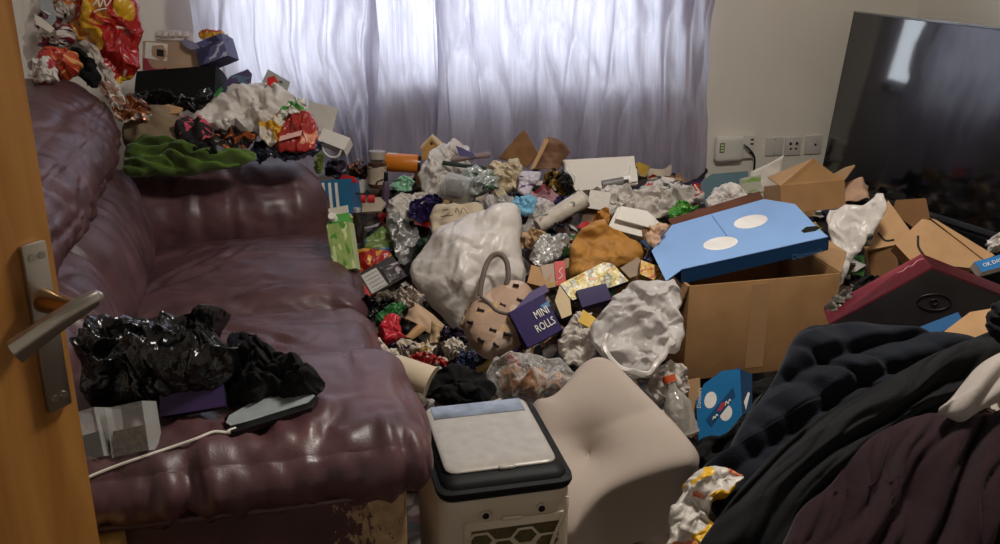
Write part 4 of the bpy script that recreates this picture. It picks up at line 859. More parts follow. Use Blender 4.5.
S('clear_yellow_packet', 'clear packet with yellow contents beside the red packet', 'packet', [(256, 134), (264, 116), (276, 112), (290, 122), (282, 138), (274, 148), (266, 142)], prn('clear_yellow_print', '#d2c8ba', [('#c49420', (2, 2, 1), .55, 4)], .25), (0, 45), t=3.12, hf=.018, hb=.02, cr=1.1, amp=.01, N=22)
S('red_food_packet', 'red food packet with a white band on the sofa arm end', 'packet', [(272, 150), (280, 128), (288, 108), (300, 106), (314, 116), (319, 132), (318, 148), (300, 152)], prn('red_food_print', '#9c2a25', [('#d08a6a', (2, 2, 1), .58, 3)], .3), (0, 45), t=3.12, hf=.03, hb=.03, cr=1.08, amp=.012, N=26, extra=lambda pl: [('label_band', slab([(281, 147), (303, 141), (304, 136), (282, 142)], pl, .001, .033), mat('pink_white_ink', '#d8a8a0', .5))])
S('green_white_wrapper', 'white wrapper with green stripe on the carrier bag', 'wrapper', [(276, 116), (288, 100), (304, 98), (308, 108), (294, 114), (282, 122)], prn('green_stripe_print', '#d8d6cc', [('#4f9a4a', (2, 5, 1), .55, 2)], .3), (0, 40), t=3.13, hf=.015, hb=.015, cr=1.12, amp=.01, N=20)
S('navy_flat_bag', 'navy plastic bag under the red food packet', 'bag', [(250, 158), (252, 142), (268, 140), (300, 146), (322, 140), (322, 150), (300, 158), (272, 162)], mat('navy_film', '#1c1e30', .25, .5, vary=.15), (0, 60), t=3.13, hf=.02, hb=.02, cr=1.12, amp=.012, N=26)
S('dotted_beanie', 'black beanie with pink dots beside the carrier bag', 'hat', [(172, 142), (176, 126), (188, 118), (204, 118), (214, 128), (212, 144), (194, 148)], prn('pink_dot_knit', '#1c1518', [('#c04a60', (5, 5, 1), .57, 2)], .8), (0, 50), t=3.14, hf=.045, hb=.03, cr=1.06, amp=.01, N=26)
S('orange_black_wrapper', 'black and orange wrapper under the carrier bag', 'wrapper', [(208, 142), (216, 128), (236, 132), (256, 132), (258, 144), (240, 146), (222, 148)], prn('orange_black_print', '#241a18', [('#b05a30', (4, 4, 1), .56, 3)], .3), (0, 50), t=3.13, hf=.02, hb=.02, cr=1.14, amp=.012, N=24)
S('green_fleece', 'lime green fleece draped over the far sofa arm', 'clothing', [(122, 174), (124, 152), (134, 140), (158, 138), (176, 146), (204, 152), (230, 154), (256, 150), (260, 160), (236, 168), (204, 172), (176, 176), (150, 174), (136, 178)], mat('lime_green_fleece', '#506a28', .9, .15, vary=.12, bump=.3, bs=220, sheen=.3), (0, 48), t=3.08, hf=.035, hb=.03, cr=1.04, amp=.01, N=44, smooth=2, folds=[(-8, 16, .020, 81), (20, 13, .016, 83)])
S('black_sock', 'black sock lying on the lime green fleece', 'sock', [(186, 150), (192, 140), (212, 138), (220, 146), (216, 154), (198, 156)], BLACKC, (0, 50), t=3.04, hf=.02, hb=.02, cr=1.05, N=18)
SL('white_card_square', 'white card square standing against the curtain foot', 'card', [(305, 128), (309, 101), (338, 108), (332, 134)], .003, [PAPERW, PAPERW], (0, 12), t=3.52)
BX('white_tray_box', 'white shallow box tilted beyond the sofa arm', 'box', (317, 140), (344, 150), (320, 127), .05, [FOAM, FOAM], (-6, 40), t=3.44)
S('paper_scrap', 'crumpled white paper at the end of the sofa arm', 'paper', [(300, 140), (306, 128), (316, 130), (322, 142), (320, 152), (310, 150)], PAPERW, (0, 40), t=3.22, hf=.015, hb=.015, cr=1.12, amp=.01, N=18)
cl = PL(330, 150, 0, 10, t=3.42); thing('string_loop', 'thin white cord loop hanging from the shallow white box', 'cord', [('string_loop', tube(smoothpath([onplane(x, y, *cl) for x, y in ((322, 147), (325, 153), (331, 157), (338, 156), (341, 150))], 30), .003, 6), WHITEP)])

# ---- zone C: between the far arm and the curtains
S('green_leaf_bag', 'small green bag beside the sofa arm end', 'bag', [(314, 172), (316, 154), (322, 152), (324, 164), (322, 176)], mat('dull_green_film', '#6c7c34', .4, vary=.1), (0, 10), t=3.46, hf=.02, hb=.02, N=16)
S('dark_purple_bag', 'dark purple printed bag below the white cord', 'bag', [(324, 176), (325, 160), (334, 157), (345, 160), (347, 176), (336, 180)], prn('dark_purple_print', '#2a1e34', [('#6a5a68', (3, 3, 1), .6, 2)], .4), (0, 15), t=3.56, hf=.03, hb=.03, cr=1.06, N=20)
S('brown_cereal_bag', 'dark brown snack bag left of the labelled jar', 'packet', [(346, 176), (348, 162), (360, 159), (370, 163), (369, 177), (358, 180)], prn('brown_snack_print', '#3c2822', [('#8a5a44', (4, 4, 1), .55, 2)], .4), (0, 15), t=3.66, hf=.03, hb=.03, cr=1.08, N=20)
jp = PL(377, 186, 0, 4, t=3.60)
jar = rod((377, 187), (377, 160), .033, .033, jp, 24, [(0, .9), (.04, 1), (.9, 1), (1, .8)], 0); jl = rod((377, 158.5), (377, 151), .029, .029, jp, 24, None, 0); jlab = rod((377, 183), (377, 165.5), .0337, .0337, jp, 24, None, 0)
thing('sauce_jar', 'brown jar with cream label and pale lid by the curtain', 'jar', [('jar', jar, mat('brown_glass', '#4a3426', .12, .6)), ('lid', jl, mat('pale_lid', '#b8aca4', .35, metal=.3)), ('label', jlab, prn('cream_label', '#b8a894', [('#2e2420', (5, 3, 1), .62, 2)], .6))])
op = PL(402, 170, 0, 20, t=3.66); A_ = rod((387, 163), (419, 165), .034, .034, op, 28, [(0, .96), (.03, 1), (.97, 1), (1, .96)])
thing('orange_tub', 'orange cylindrical tub lying on its side by the curtain', 'tub', [('body', A_, mat('orange_tub_plastic', '#c8741e', .35, .45, vary=.06)), ('cap', rod((419, 165), (421.5, 165.2), .030, .028, op, 24, None, .034), BLACKP), ('label', slab([(388, 161), (397, 161.5), (397, 153), (388, 152.5)], (op[0] + op[1] * .062, unit(op[1] + [0, 0, .25])), .002, 0), INKW, [('barcode', slab([(390.5, 159.5), (395, 159.7), (395, 154.8), (390.5, 154.6)], (op[0] + op[1] * .062, unit(op[1] + [0, 0, .25])), .001, .0012), INKD)])])
S('mint_bottle', 'crumpled mint green plastic under the orange tub', 'packet', [(390, 188), (394, 178), (408, 174), (415, 182), (412, 190), (400, 194)], mat('mint_film', '#8fc0a2', .2, .6, vary=.1), (0, 35), t=3.50, hf=.025, hb=.02, cr=1.12, amp=.01, N=22)
pp_ = PL(385, 206, 0, 4, t=3.46); thing('purple_spray_bottle', 'slim dark purple spray bottle standing upright', 'bottle', [('bottle', rod((385, 207), (386, 181), .012, .012, pp_, 16, [(0, .95), (.05, 1), (.9, 1), (1, .6)], 0), mat('purple_bottle', '#54445a', .3)), ('cap', rod((386, 181), (386, 172), .008, .007, pp_, 14, None, 0), BLACKP)])
sp = PL(340, 214, -14, 12, t=3.34); g, _ = carton((324, 216), (354, 213), (321, 182), sp, .08, .002)
thing('striped_blue_carton', 'blue carton with white stripes beside the sofa arm', 'box', [('body', g, [mat('blue_card', '#2c6e98', .5), mat('blue_card_side', '#25587c', .5)])] + [('white_stripe', slab([(324.5 + 6.5 * k, 215.5 - .6 * k), (327.5 + 6.5 * k, 215.2 - .6 * k), (324.5 + 6.5 * k, 182.5), (321.8 + 6.5 * k, 182.8)], sp, .001, .003), INKW) for k in range(3)] + [('red_lining', slab([(336, 181), (356, 183), (352, 177), (340, 175)], sp, .004, -.02), INKR)])
tp_ = PL(370, 210, 0, 55, t=3.40); g = slab([(354, 206), (360, 212), (380, 211), (386, 203), (380, 197), (358, 198)], tp_, .012)
thing('condiment_tray', 'small beige tray with two red lids', 'tray', [(None, g, [mat('beige_tray', '#a89886', .5), mat('beige_tray', '#a89886', .5)]), ('red_lid', crush(rod((360, 200), (366, 200), .014, .014, tp_, 16, None, .006), 0), INKR), ('red_lid', crush(rod((369, 200), (375, 200), .014, .014, tp_, 16, None, .006), 0), INKR)])
thing('dark_pen', 'dark pen lying above the beige tray', 'pen', [('dark_pen', rod((344, 193), (370, 195), .004, .003, PL(358, 196, 0, 45, t=3.36), 8), BLACKP)])
yp = PL(345, 238, 0, 8, t=3.20); thing('yellow_can', 'yellow drinks can beside the green juice carton', 'can', [('can', rod((345, 240), (345, 215), .026, .026, yp, 20, [(0, .85), (.05, 1), (.93, 1), (1, .82)], 0), prn('yellow_can_print', '#a8922e', [('#5a7a9a', (2, 2, 1), .6, 3)], .25, .4)), ('can_top', rod((345, 215), (345, 214), .021, .02, yp, 20, None, 0), FOIL)])
yp = PL(356, 240, 0, 8, t=3.24); thing('dark_bottle', 'dark brown glass bottle next to the yellow can', 'bottle', [('bottle', rod((357, 242), (357, 212), .024, .024, yp, 18, [(0, .95), (.04, 1), (.6, 1), (.8, .5), (1, .45)], 0), mat('dark_brown_glass', '#231a16', .12, .6)), ('cap', rod((357, 212), (357, 208), .012, .012, yp, 14, None, 0), FOIL)])
# juice carton with gable top
jp = PL(343, 268, -6, 26, t=2.96); g, fr_ = carton((334, 272), (356, 268), (320, 226), jp, .062, .002); A, u, v, n = fr_
gt = [A + v, A + u + v, A + u + v - n * .062, A + v - n * .062, A + v * 1.22 + u * .05 - n * .031, A + u * .95 + v * 1.22 - n * .031]
gable = G(gt, [(0, 1, 5, 4), (2, 3, 4, 5), (1, 2, 5), (3, 0, 4)], None, [0] * 4, False); capb = A + u * .3 + v * 1.10 - n * .012
cap = tube([capb, capb + unit(v) * .006 + n * .016, capb + unit(v) * .008 + n * .022], [.013, .013, .011], 14)
JP = prn('green_juice_print', '#93ab62', [('#c4cc98', (3, 2, 1), .52, 2), ('#4f8a30', (3, 3, 1), .60, 6)], .4)
thing('juice_carton', 'green juice carton with white cap beside the sofa seat', 'carton', [('body', g, [JP, mat('pale_green_card', '#b0b88a', .5)]), ('gable', gable, mat('bright_green_card', '#4a9a3a', .45)), ('fin', flapg([gt[4], gt[5], gt[5] + unit(v) * .022, gt[4] + unit(v) * .022], .003), mat('white_fin', '#cfcabc', .5)), ('cap', cap, WHITEP)])
S('green_snack_pack', 'olive green packet with blue corner behind the red crisp packet', 'packet', [(360, 248), (368, 236), (384, 224), (394, 230), (399, 242), (388, 252), (372, 254)], prn('olive_green_print', '#6c8440', [('#c8c4ac', (2, 5, 1), .58, 3), ('#4a8ab0', (1.5, 2, 1), .60, 6)], .35), (0, 45), lift=.06, hf=.02, hb=.02, cr=1.06, amp=.008, N=24)
S('red_fries_packet', 'red packet showing golden fries beside the juice carton', 'packet', [(354, 282), (352, 262), (356, 248), (374, 248), (391, 250), (393, 266), (380, 276), (366, 284)], prn('red_fries_print', '#a8261c', [('#d29a34', (5, 3, 1), .58, 2)], .3), (0, 40), lift=.05, hf=.02, hb=.02, cr=1.05, amp=.008, N=26)
bp = PL(378, 294, 8, 46, lift=.05); g, _ = carton((357, 303), (406, 276), (344, 281), bp, .035, .002); nut = slab([(372, 294), (388, 285), (376, 268), (361, 276)], bp, .001, .003)
thing('red_black_food_box', 'red and black food box with nutrition panel by the sofa seat', 'box', [('body', g, [mat('black_food_card', '#231c1c', .4, vary=.1), mat('black_food_side', '#141212', .5)]), ('red_end', slab([(357, 303), (371, 295), (359, 276.5), (344, 281)], bp, .001, .003), INKR, [('yellow_line', strokes([[(353.5, 277.5), (366, 298)]], bp, .001, .0035), mat('yellow_line', '#d8a850', .5))]), ('nutrition_panel', nut, mat('pale_grey_ink', '#c2beb8', .5), [('printed_row', strokes([[(364.5 + 2.4 * k, 278 + 3.3 * k), (377 + 2.4 * k, 271 + 3.3 * k)]], bp, .0008, .0035), INKD) for k in range(5)]), ('food_picture', slab([(390, 283), (404, 275), (398, 262), (380, 268)], bp, .001, .003), prn('food_picture', '#3a2c34', [('#a89aa0', (3, 3, 1), .56, 2)], .4))])
S('silver_wrapper', 'crumpled silver wrapper trailing behind the red fries packet', 'wrapper', [(386, 216), (396, 212), (408, 222), (420, 226), (418, 244), (408, 262), (400, 268), (396, 250), (388, 234)], FOIL, (0, 40), lift=.06, hf=.02, hb=.02, cr=1.2, amp=.018, N=32)
S('white_purple_bag', 'white bag with crumpled purple foil beside the envelope', 'bag', [(382, 210), (388, 198), (404, 192), (422, 194), (438, 198), (440, 212), (424, 220), (404, 222), (390, 220)], prn('white_purple_print', '#cfc8c0', [('#33285a', (1.6, 1.6, 1), .55, 3)], .3), (0, 45), lift=.12, hf=.03, hb=.03, cr=1.16, amp=.016, N=30)
S('purple_foil_wrapper', 'crumpled dark purple chocolate wrapper above the envelope', 'wrapper', [(404, 216), (412, 200), (428, 194), (442, 196), (444, 208), (430, 216), (416, 224)], mat('purple_foil', '#33265c', .2, .6, metal=.4, vary=.25), (0, 45), lift=.15, hf=.018, hb=.018, cr=1.22, amp=.014, N=26)
S('dark_green_wrapper', 'dark green wrapper beside the big white sack', 'wrapper', [(412, 252), (418, 238), (430, 232), (434, 242), (424, 256), (414, 264)], mat('dark_green_film', '#2c4434', .3, .5, vary=.2), (0, 45), lift=.06, hf=.016, hb=.016, cr=1.14, amp=.01, N=20)

# ---- zone D: centre
hp = PL(432, 162, 0, 6, t=3.62); hs = slab([(422, 160), (441, 160), (441, 146), (431, 137), (422, 146)], hp, .07); rf1 = slab([(420, 147.5), (431, 136), (431.5, 138.5), (422, 149)], hp, .085, .006); rf2 = slab([(431, 136), (443.5, 147), (441.5, 149), (431, 138.5)], hp, .085, .006)
PINE = mat('bird_box_pine', '#b98c50', .6, .3, vary=.1, vs=30); thing('bird_box', 'small wooden bird box shaped like a house by the curtain', 'bird box', [('body', hs, [PINE, PINE], [('hole', slab(ell(431.5, 143.5, 1.4, 1.4), hp, .001, .001), BLACKP)]), ('roof_panel', rf1, [mat('pale_roof_wood', '#d2b486', .6)] * 2), ('roof_panel', rf2, [mat('pale_roof_wood', '#d2b486', .6)] * 2)])
S('crumpled_white_bag', 'white crumpled carrier bag standing right of the orange tub', 'bag', [(422, 200), (420, 176), (426, 158), (440, 148), (452, 138), (462, 142), (472, 156), (470, 170), (456, 180), (446, 192), (436, 206)], FILMW, (0, 25), t=3.52, hf=.06, hb=.06, cr=1.16, amp=.024, N=36, extra=lambda pl: [('purple_mark', slab([(456, 148), (462, 150), (474, 156), (476, 160), (460, 158)], pl, .002, .04), mat('purple_mark', '#453a72', .4))])
thing('lilac_tube', 'lilac-grey cardboard tube lying across the white bag', 'tube', [('lilac_tube', rod((452, 161), (490, 156), .009, .011, PL(470, 164, 0, 45, t=3.50), 14), mat('lilac_grey_card', '#8a7678', .6))])
thing('dark_green_strap', 'dark green strap lying across the crumpled white bag', 'strap', [('dark_green_strap', rod((443, 164), (487, 170), .008, .007, PL(465, 170, 0, 45, t=3.46), 10), mat('dark_green_web', '#26302a', .7))])
tpl = PL(458, 204, 0, 40, t=3.36); tub = crush(rod((444, 188), (470, 196), .045, .05, tpl, 22, [(0, .9), (.06, 1), (.9, 1), (.95, 1.08), (1, 1.08)], .03), .002)
thing('clear_food_tub', 'clear plastic tub with dark scraps left of the silver pouch', 'tub', [('tub', tub, CLEARB), ('scraps', crush(rod((448, 190), (462, 194), .032, .034, tpl, 12, [(0, .7), (.3, 1), (.8, .9), (1, .5)], .025), .008, 18), mat('dark_food', '#2e2422', .5))])
S('silver_green_pouch', 'silver-green foil pouch under the lilac tube', 'pouch', [(458, 192), (460, 172), (472, 166), (488, 170), (500, 176), (498, 190), (482, 196), (468, 196)], prn('silver_green_print', '#b4bab4', [('#5c7a64', (2, 3, 1), .58, 3)], .22, .5), (0, 40), t=3.40, hf=.03, hb=.03, cr=1.12, amp=.014, N=28)
S('cream_paper_bag', 'cream paper bag crumpled below the brown card flap', 'bag', [(488, 192), (488, 166), (494, 158), (506, 164), (514, 157), (524, 168), (520, 184), (514, 194), (500, 196)], mat('cream_bag_paper', '#cbbb9e', .7, .2, vary=.06), (0, 35), t=3.46, hf=.035, hb=.03, cr=1.14, amp=.016, N=30, folds=[(80, 9, .01, 7)])
SH('brown_card_flap', 'brown torn carton flap standing against the curtain', 'card', [(498, 158), (528, 168), (538, 154), (524, 129)], CARDD, (0, 22), t=3.54, bend=.03, crum=.004, h=.004)
SH('crumpled_card', 'crumpled brown card with tape next to the torn flap', 'card', [(532, 170), (556, 174), (570, 152), (548, 136)], mat('crumpled_brown_card', '#7c5c46', .75, .2, vary=.12), (0, 25), t=3.52, bend=.05, crum=.010, h=.004, N=20)
SL('card_edge_strip', 'pale edge strip of torn card between the two brown flaps', 'card', [(530, 170), (535, 168), (549, 140), (545, 138)], .004, [CARD2, CARD2], (0, 25), t=3.48)
S('violet_striped_packet', 'white packet with violet stripes below the cream paper bag', 'packet', [(517, 192), (518, 172), (530, 170), (544, 172), (534, 186), (524, 200)], prn('violet_stripe_print', '#c8c2cc', [('#6a4a74', (1.2, 5, 1), .56, 3)], .3), (0, 40), t=3.40, hf=.014, hb=.014, cr=1.06, amp=.008, N=22)
S('gold_black_wrapper', 'gold and black foil wrapper beside the white foam lid', 'wrapper', [(542, 178), (552, 168), (562, 170), (572, 184), (580, 200), (568, 206), (556, 196), (544, 190)], prn('gold_black_foil', '#8a6c2c', [('#17140f', (3, 3, 1), .52, 3), ('#d2c49a', (4, 4, 1), .62, 5)], .18, .5), (0, 40), t=3.42, hf=.02, hb=.02, cr=1.2, amp=.014, N=28)
S('black_wrapper', 'black glossy wrapper beside the gold foil', 'wrapper', [(556, 172), (562, 168), (574, 184), (580, 200), (574, 202), (564, 188)], BLACKB, (0, 40), t=3.38, hf=.012, hb=.012, cr=1.14, amp=.01, N=18)
fp = PL(600, 186, 8, 32, t=3.52); g, _ = carton((580, 200), (630, 188), (562, 160), fp, .03, .002)
wl = slab([(568, 192), (638, 184), (634, 156), (562, 160), (570, 176)], fp, .025)
thing('foam_slab', 'large white foam lid with a torn edge by the curtain', 'foam', [('lid', wl, [FOAM, FOAM]), ('torn_rim', crush(strokes([[(563, 162), (568, 172), (571, 182), (570, 194)]], fp, .010, .004), .006, 30), FOAM), ('corner', slab([(626, 184), (637, 182), (636, 170), (630, 166)], fp, .05, .012), [FOAM, FOAM])])
rp = PL(614, 192, 0, 45, t=3.40); thing('grey_roll', 'grey roll with a barcode label on white wrapping', 'roll', [('roll', rod((602, 187), (624, 183), .015, .015, rp, 16), mat('mid_grey_film', '#75726e', .4)), ('label', rod((623, 183.2), (630, 182), .0155, .0155, rp, 16, None, .015), INKW, [('barcode', slab([(624.5, 183.5), (629, 182.8), (628.6, 179), (624, 179.6)], (rp[0] + rp[1] * .031, rp[1]), .001, 0), INKD)])])
S('white_wrapping', 'crumpled white wrapping beneath the grey roll', 'wrapping', [(590, 196), (600, 186), (616, 190), (632, 190), (636, 202), (624, 214), (604, 214), (594, 208)], FILMW, (0, 45), t=3.38, hf=.03, hb=.03, cr=1.16, amp=.018, N=30)
BX('white_card_box', 'small white card box in front of the white wrapping', 'box', (587, 208), (608, 211), (590, 190), .04, [PAPERW, CARDD], (-6, 38), t=3.28)
cpp = PL(556, 226, 0, 45, t=3.26)
thing('printed_cup', 'long white paper cup with leaf print and two black rings', 'cup', [('cup', rod((537, 231), (583, 203), .024, .032, cpp, 26, [(0, .96), (.02, 1), (.97, 1), (.975, 1.05), (1, 1.05)]), prn('leaf_print', '#c6bcae', [('#5a5f4a', (6, 4, 1), .66, 2), ('#a07a6a', (5, 4, 1), .68, 6)], .5))] + [('black_ring', rod((x0_, y0_), (x0_ + 1.6, y0_ - 1), .0275, .0277, cpp, 26, None, .029), INKD) for x0_, y0_ in ((549, 223.7), (553, 221.3))])
S('clear_film_bag', 'clear film bag draped left of the printed cup', 'bag', [(519, 232), (528, 214), (540, 196), (552, 204), (560, 214), (548, 226), (534, 236)], FILMS, (0, 45), t=3.28, hf=.03, hb=.02, cr=1.14, amp=.016, N=30)
S('pink_sweet_bag', 'pink and red sweet wrapper under the clear film', 'wrapper', [(520, 222), (524, 200), (540, 184), (556, 190), (560, 204), (546, 220), (530, 230)], prn('pink_red_print', '#a07880', [('#7c3038', (4, 4, 1), .52, 3), ('#4c3c60', (3, 3, 1), .58, 5)], .3), (0, 40), t=3.34, hf=.02, hb=.03, cr=1.12, amp=.014, N=26)
S('purple_wrapper_scrap', 'small purple wrapper just above the printed cup', 'wrapper', [(552, 208), (556, 196), (568, 196), (576, 204), (566, 212)], mat('purple_foil', '#33265c', .2), (0, 45), t=3.31, hf=.012, hb=.012, cr=1.16, amp=.01, N=18)
S('blue_mask', 'light blue pleated plastic packet by the big white sack', 'packet', [(511, 210), (513, 198), (524, 195), (537, 195), (536, 208), (528, 216), (516, 214)], mat('light_blue_film', '#7ab4d2', .3, .5, vary=.1), (0, 45), t=3.24, hf=.015, hb=.012, cr=1.08, amp=.008, N=24, folds=[(-8, 16, .006, 9)])
S('clear_crinkle_bag', 'crinkled clear bag behind the big white sack', 'bag', [(478, 210), (484, 196), (498, 192), (514, 196), (516, 210), (502, 220), (486, 222)], prn('clear_crinkle', '#bdb8b4', [('#d8c27a', (2, 3, 1), .66, 2)], .14, clear=.4), (0, 45), t=3.28, hf=.025, hb=.02, cr=1.22, amp=.016, N=30)
S('handwritten_envelope', 'pale envelope bag with scribbled handwriting', 'envelope', [(430, 240), (431, 206), (440, 203), (462, 204), (481, 202), (484, 214), (482, 240), (450, 250)], mat('pale_envelope_paper', '#bfae96', .6, .25, vary=.05), (0, 40), t=3.18, hf=.02, hb=.03, cr=1.05, amp=.008, N=28, prof=4, extra=lambda pl: [('handwriting', strokes([[(443, 213), (452, 213), (447, 218), (441, 220), (454, 218)], [(456, 216), (457, 211), (461, 217), (463, 211), (468, 217)]], pl, .0009, .026), INKD)])
S('big_white_sack', 'big white plastic sack tied at the top in the middle of the heap', 'bag', [(408, 268), (418, 250), (436, 232), (464, 218), (492, 208), (512, 207), (520, 214), (522, 240), (526, 270), (522, 290), (500, 300), (482, 322), (462, 334), (446, 322), (430, 304), (416, 286)], FILMW, (-6, 42), t=3.00, hf=.09, hb=.08, cr=1.08, amp=.015, N=64, folds=[(30, 6, .005, 91), (75, 9, .003, 93)])
# bow-print handbag with its handle
BOW = prn('bow_bag_cloth', '#b4957e', [('#c2a26e', (4, 4, 1), .60, 3), ('#c4ab98', (3, 3, 1), .55, 6)], .7, crum=.2)
def bow(pl):
    r_ = []
    for (x, y, a, s) in ((481, 310, 20, 1), (493, 330, 15, 1), (503, 305, 25, 1), (512, 316, 30, 1), (508, 334, 5, 1.2), (481, 340, 30, 1), (470, 322, 10, .9), (520, 300, 20, .9), (496, 345, 40, .9), (516, 285, 5, .8)):
        c, s_ = math.cos(math.radians(a)), math.sin(math.radians(a)); q = [(-4, -2), (-1, -.8), (0, -1.2), (1, -.8), (4, -2), (4, 2), (1, .8), (0, 1.2), (-1, .8), (-4, 2)]
        w_ = inflate([(x + s * (u * c - v * s_), y + s * (u * s_ + v * c)) for u, v in q], (pl[0] + pl[1] * .060, pl[1]), .005, .016, 1.0, 0, 6, soft=0, prof=6); r_.append(('bow', w_, INKD))
    hd = [onplane(x, y, *pl) + pl[1] * o for x, y, o in ((481, 302, .05), (484, 285, .06), (490, 268, .06), (499, 262, .06), (507, 268, .055), (509, 282, .05), (507, 290, .045))]
    r_.append(('handle', tube(smoothpath(hd, 36), .008, 10), mat('grey_taupe_strap', '#6a5f56', .6)))
    r_.append(('piping', strokes([[(482, 304), (490, 310), (498, 318), (510, 321), (522, 318)]], pl, .005, .062), mat('grey_taupe_strap', '#6a5f56', .6))); return r_
S('bow_print_bag', 'peach handbag printed with black bows and a grey handle', 'handbag', [(462, 330), (468, 308), (480, 298), (496, 288), (514, 280), (530, 284), (536, 300), (534, 330), (522, 346), (504, 354), (488, 362), (474, 352)], BOW, (-4, 42), t=2.84, hf=.062, hb=.03, cr=1.0, N=36, prof=3.5, extra=bow)
S('brown_paper_roll', 'rolled brown paper edge beside the bow handbag', 'paper', [(461, 332), (462, 316), (470, 303), (478, 300), (474, 314), (468, 330)], PAPERT, (0, 40), t=2.90, hf=.02, hb=.02, cr=1.06, N=18)
S('padded_mailer', 'large orange-brown padded envelope leaning in the heap', 'envelope', [(566, 280), (568, 256), (576, 236), (588, 224), (600, 218), (606, 226), (622, 232), (646, 248), (642, 262), (618, 272), (592, 280)], MAILER, (0, 40), t=3.04, hf=.035, hb=.04, cr=1.05, amp=.012, N=38, prof=4, folds=[(-10, 3, .006, 95)])
S('crumpled_mailer', 'crumpled orange-brown paper top above the padded envelope', 'paper', [(588, 230), (594, 218), (602, 208), (610, 210), (608, 222), (600, 230)], MAILER, (0, 35), t=3.12, hf=.02, hb=.02, cr=1.14, amp=.012, N=22)
cq = PL(634, 240, 6, 46, t=3.10)
fb = slab([(607, 228), (655, 240), (660, 222), (648, 212), (618, 206)], cq, .03); fb2 = slab([(614, 222), (652, 232), (655, 222), (646, 214), (620, 209)], cq, .01, .022)
thing('foam_clamshell', 'white foam takeaway clamshell on top of the padded envelope', 'takeaway box', [('base', bevel(G(fb.V, fb.F, None, [0] * len(fb.F), False), .006), FOAM), ('lid', bevel(G(fb2.V, fb2.F, None, [0] * len(fb2.F), False), .004), FOAM)])
S('white_produce_bag', 'white plastic bag behind the foam clamshell', 'bag', [(618, 208), (630, 196), (640, 186), (662, 192), (688, 194), (692, 204), (676, 214), (654, 220), (634, 216)], FILMW2, (0, 45), t=3.24, hf=.04, hb=.03, cr=1.14, amp=.018, N=34)
def hearts(pl):
    hs = [('heart', slab([(649, 195), (645.5, 190), (647, 187.5), (649.5, 189), (652, 187), (654, 189.5)], pl, .002, .034), INKR), ('red_mark', slab([(695, 197), (702, 199), (702, 194), (697, 193)], pl, .002, .02), INKR)]
    for x, y in ((664, 191), (676, 188), (688, 191)): hs.append(('black_mark', strokes([ell(x, y, 4.5, 2.8, 0, 12) + [ell(x, y, 4.5, 2.8, 0, 12)[0]], [(x - 2, y), (x, y - 1.5), (x + 2, y)]], pl, .002, .032), INKD))
    return hs
S('heart_print_bag', 'white bag printed with red hearts and black motifs by the curtain', 'bag', [(636, 196), (642, 184), (656, 181), (676, 184), (698, 188), (706, 196), (700, 202), (676, 200), (652, 202)], prn('heart_bag_film', '#cfcac4', [('#2a2624', (7, 5, 1), .66, 2), ('#b03430', (6, 4, 1), .7, 5)], .4), (0, 45), t=3.52, hf=.03, hb=.03, cr=1.08, amp=.012, N=34, extra=hearts)
BX('white_paper_wedge', 'white card wedge standing on the heart-print bag', 'card', (660, 186), (673, 188), (664, 177), .02, [PAPERW, PAPERW], (0, 40), t=3.56)
S('green_wrapper', 'bright green wrapper beside the pizza box back edge', 'wrapper', [(668, 216), (672, 204), (680, 202), (698, 206), (696, 212), (682, 216), (674, 222)], prn('bright_green_film', '#3f8a34', [('#7fbf62', (4, 4, 1), .56, 2)], .25), (0, 45), t=3.16, hf=.015, hb=.015, cr=1.2, amp=.012, N=24)
SL('teal_folder', 'teal folder standing by the wall below the plug-in box', 'folder', [(700, 204), (701, 182), (712, 174), (748, 171), (748, 178), (740, 200)], .01, [mat('teal_card', '#2f5560', .5, vary=.06), mat('teal_card', '#2f5560', .5)], (0, 30), t=3.60)
S('white_plastic_bag', 'white plastic bag between teal folder and pizza box', 'bag', [(704, 210), (708, 196), (718, 186), (732, 182), (744, 190), (752, 200), (742, 206), (722, 210)], FILMW, (0, 45), t=3.34, hf=.03, hb=.03, cr=1.1, amp=.014, N=28)
SL('green_label_box', 'pale clear box with a green label below the sockets', 'box', [(741, 194), (742, 178), (764, 174), (763, 192)], .04, [prn('green_label_print', '#a8a898', [('#7a9a4a', (1, 4, 1), .58, 2)], .4), PAPERW], (0, 20), t=3.56)
SH('white_paper_sheet', 'curled white paper sheet standing below the sockets', 'paper', [(754, 200), (778, 202), (784, 155), (750, 172)], PAPERW, (4, 15), t=3.58, bend=.02, crum=.003)
# open cardboard box below the television
op_ = PL(812, 208, 6, 14, t=3.40); g, (A, u, v, n) = carton((782, 214), (846, 208), (781, 186), op_, .16, .002)
peak = onplane(816, 158, *op_) - n * .02; tl2, tr2 = A + v, A + u + v
thing('open_brown_box', 'open brown box with a raised flap below the television', 'box', [('body', g, [CARD, CARD2]), ('flap', flapg([tl2, tr2, tr2 * .6 + peak * .4 - n * .02, peak]), CARD), ('flap', flapg([tl2, peak, tl2 - n * .13 + ZUP * .03]), CARD2), ('flap', flapg([tr2, tr2 - n * .15, tr2 - n * .12 + RT * .05 + ZUP * .04, tr2 + RT * .03 + ZUP * .05]), CARD2)])
SH('pink_tan_paper', 'pinkish packing paper right of the open brown box', 'paper', [(836, 206), (868, 202), (870, 184), (838, 186)], mat('pink_tan_paper', '#c4a084', .75, vary=.06), (0, 45), t=3.46, bend=.03, crum=.008)
S('white_mailer_bag', 'white plastic mailing bag hanging right of the brown carton', 'bag', [(824, 212), (846, 206), (870, 200), (880, 190), (886, 206), (880, 222), (868, 240), (852, 262), (838, 292), (832, 300), (832, 262), (828, 236)], FILMW, (-4, 30), t=2.96, hf=.03, hb=.03, cr=1.08, amp=.014, N=38, folds=[(60, 6, .008, 97)])
ap = PL(892, 276, -16, 14, t=3.06)
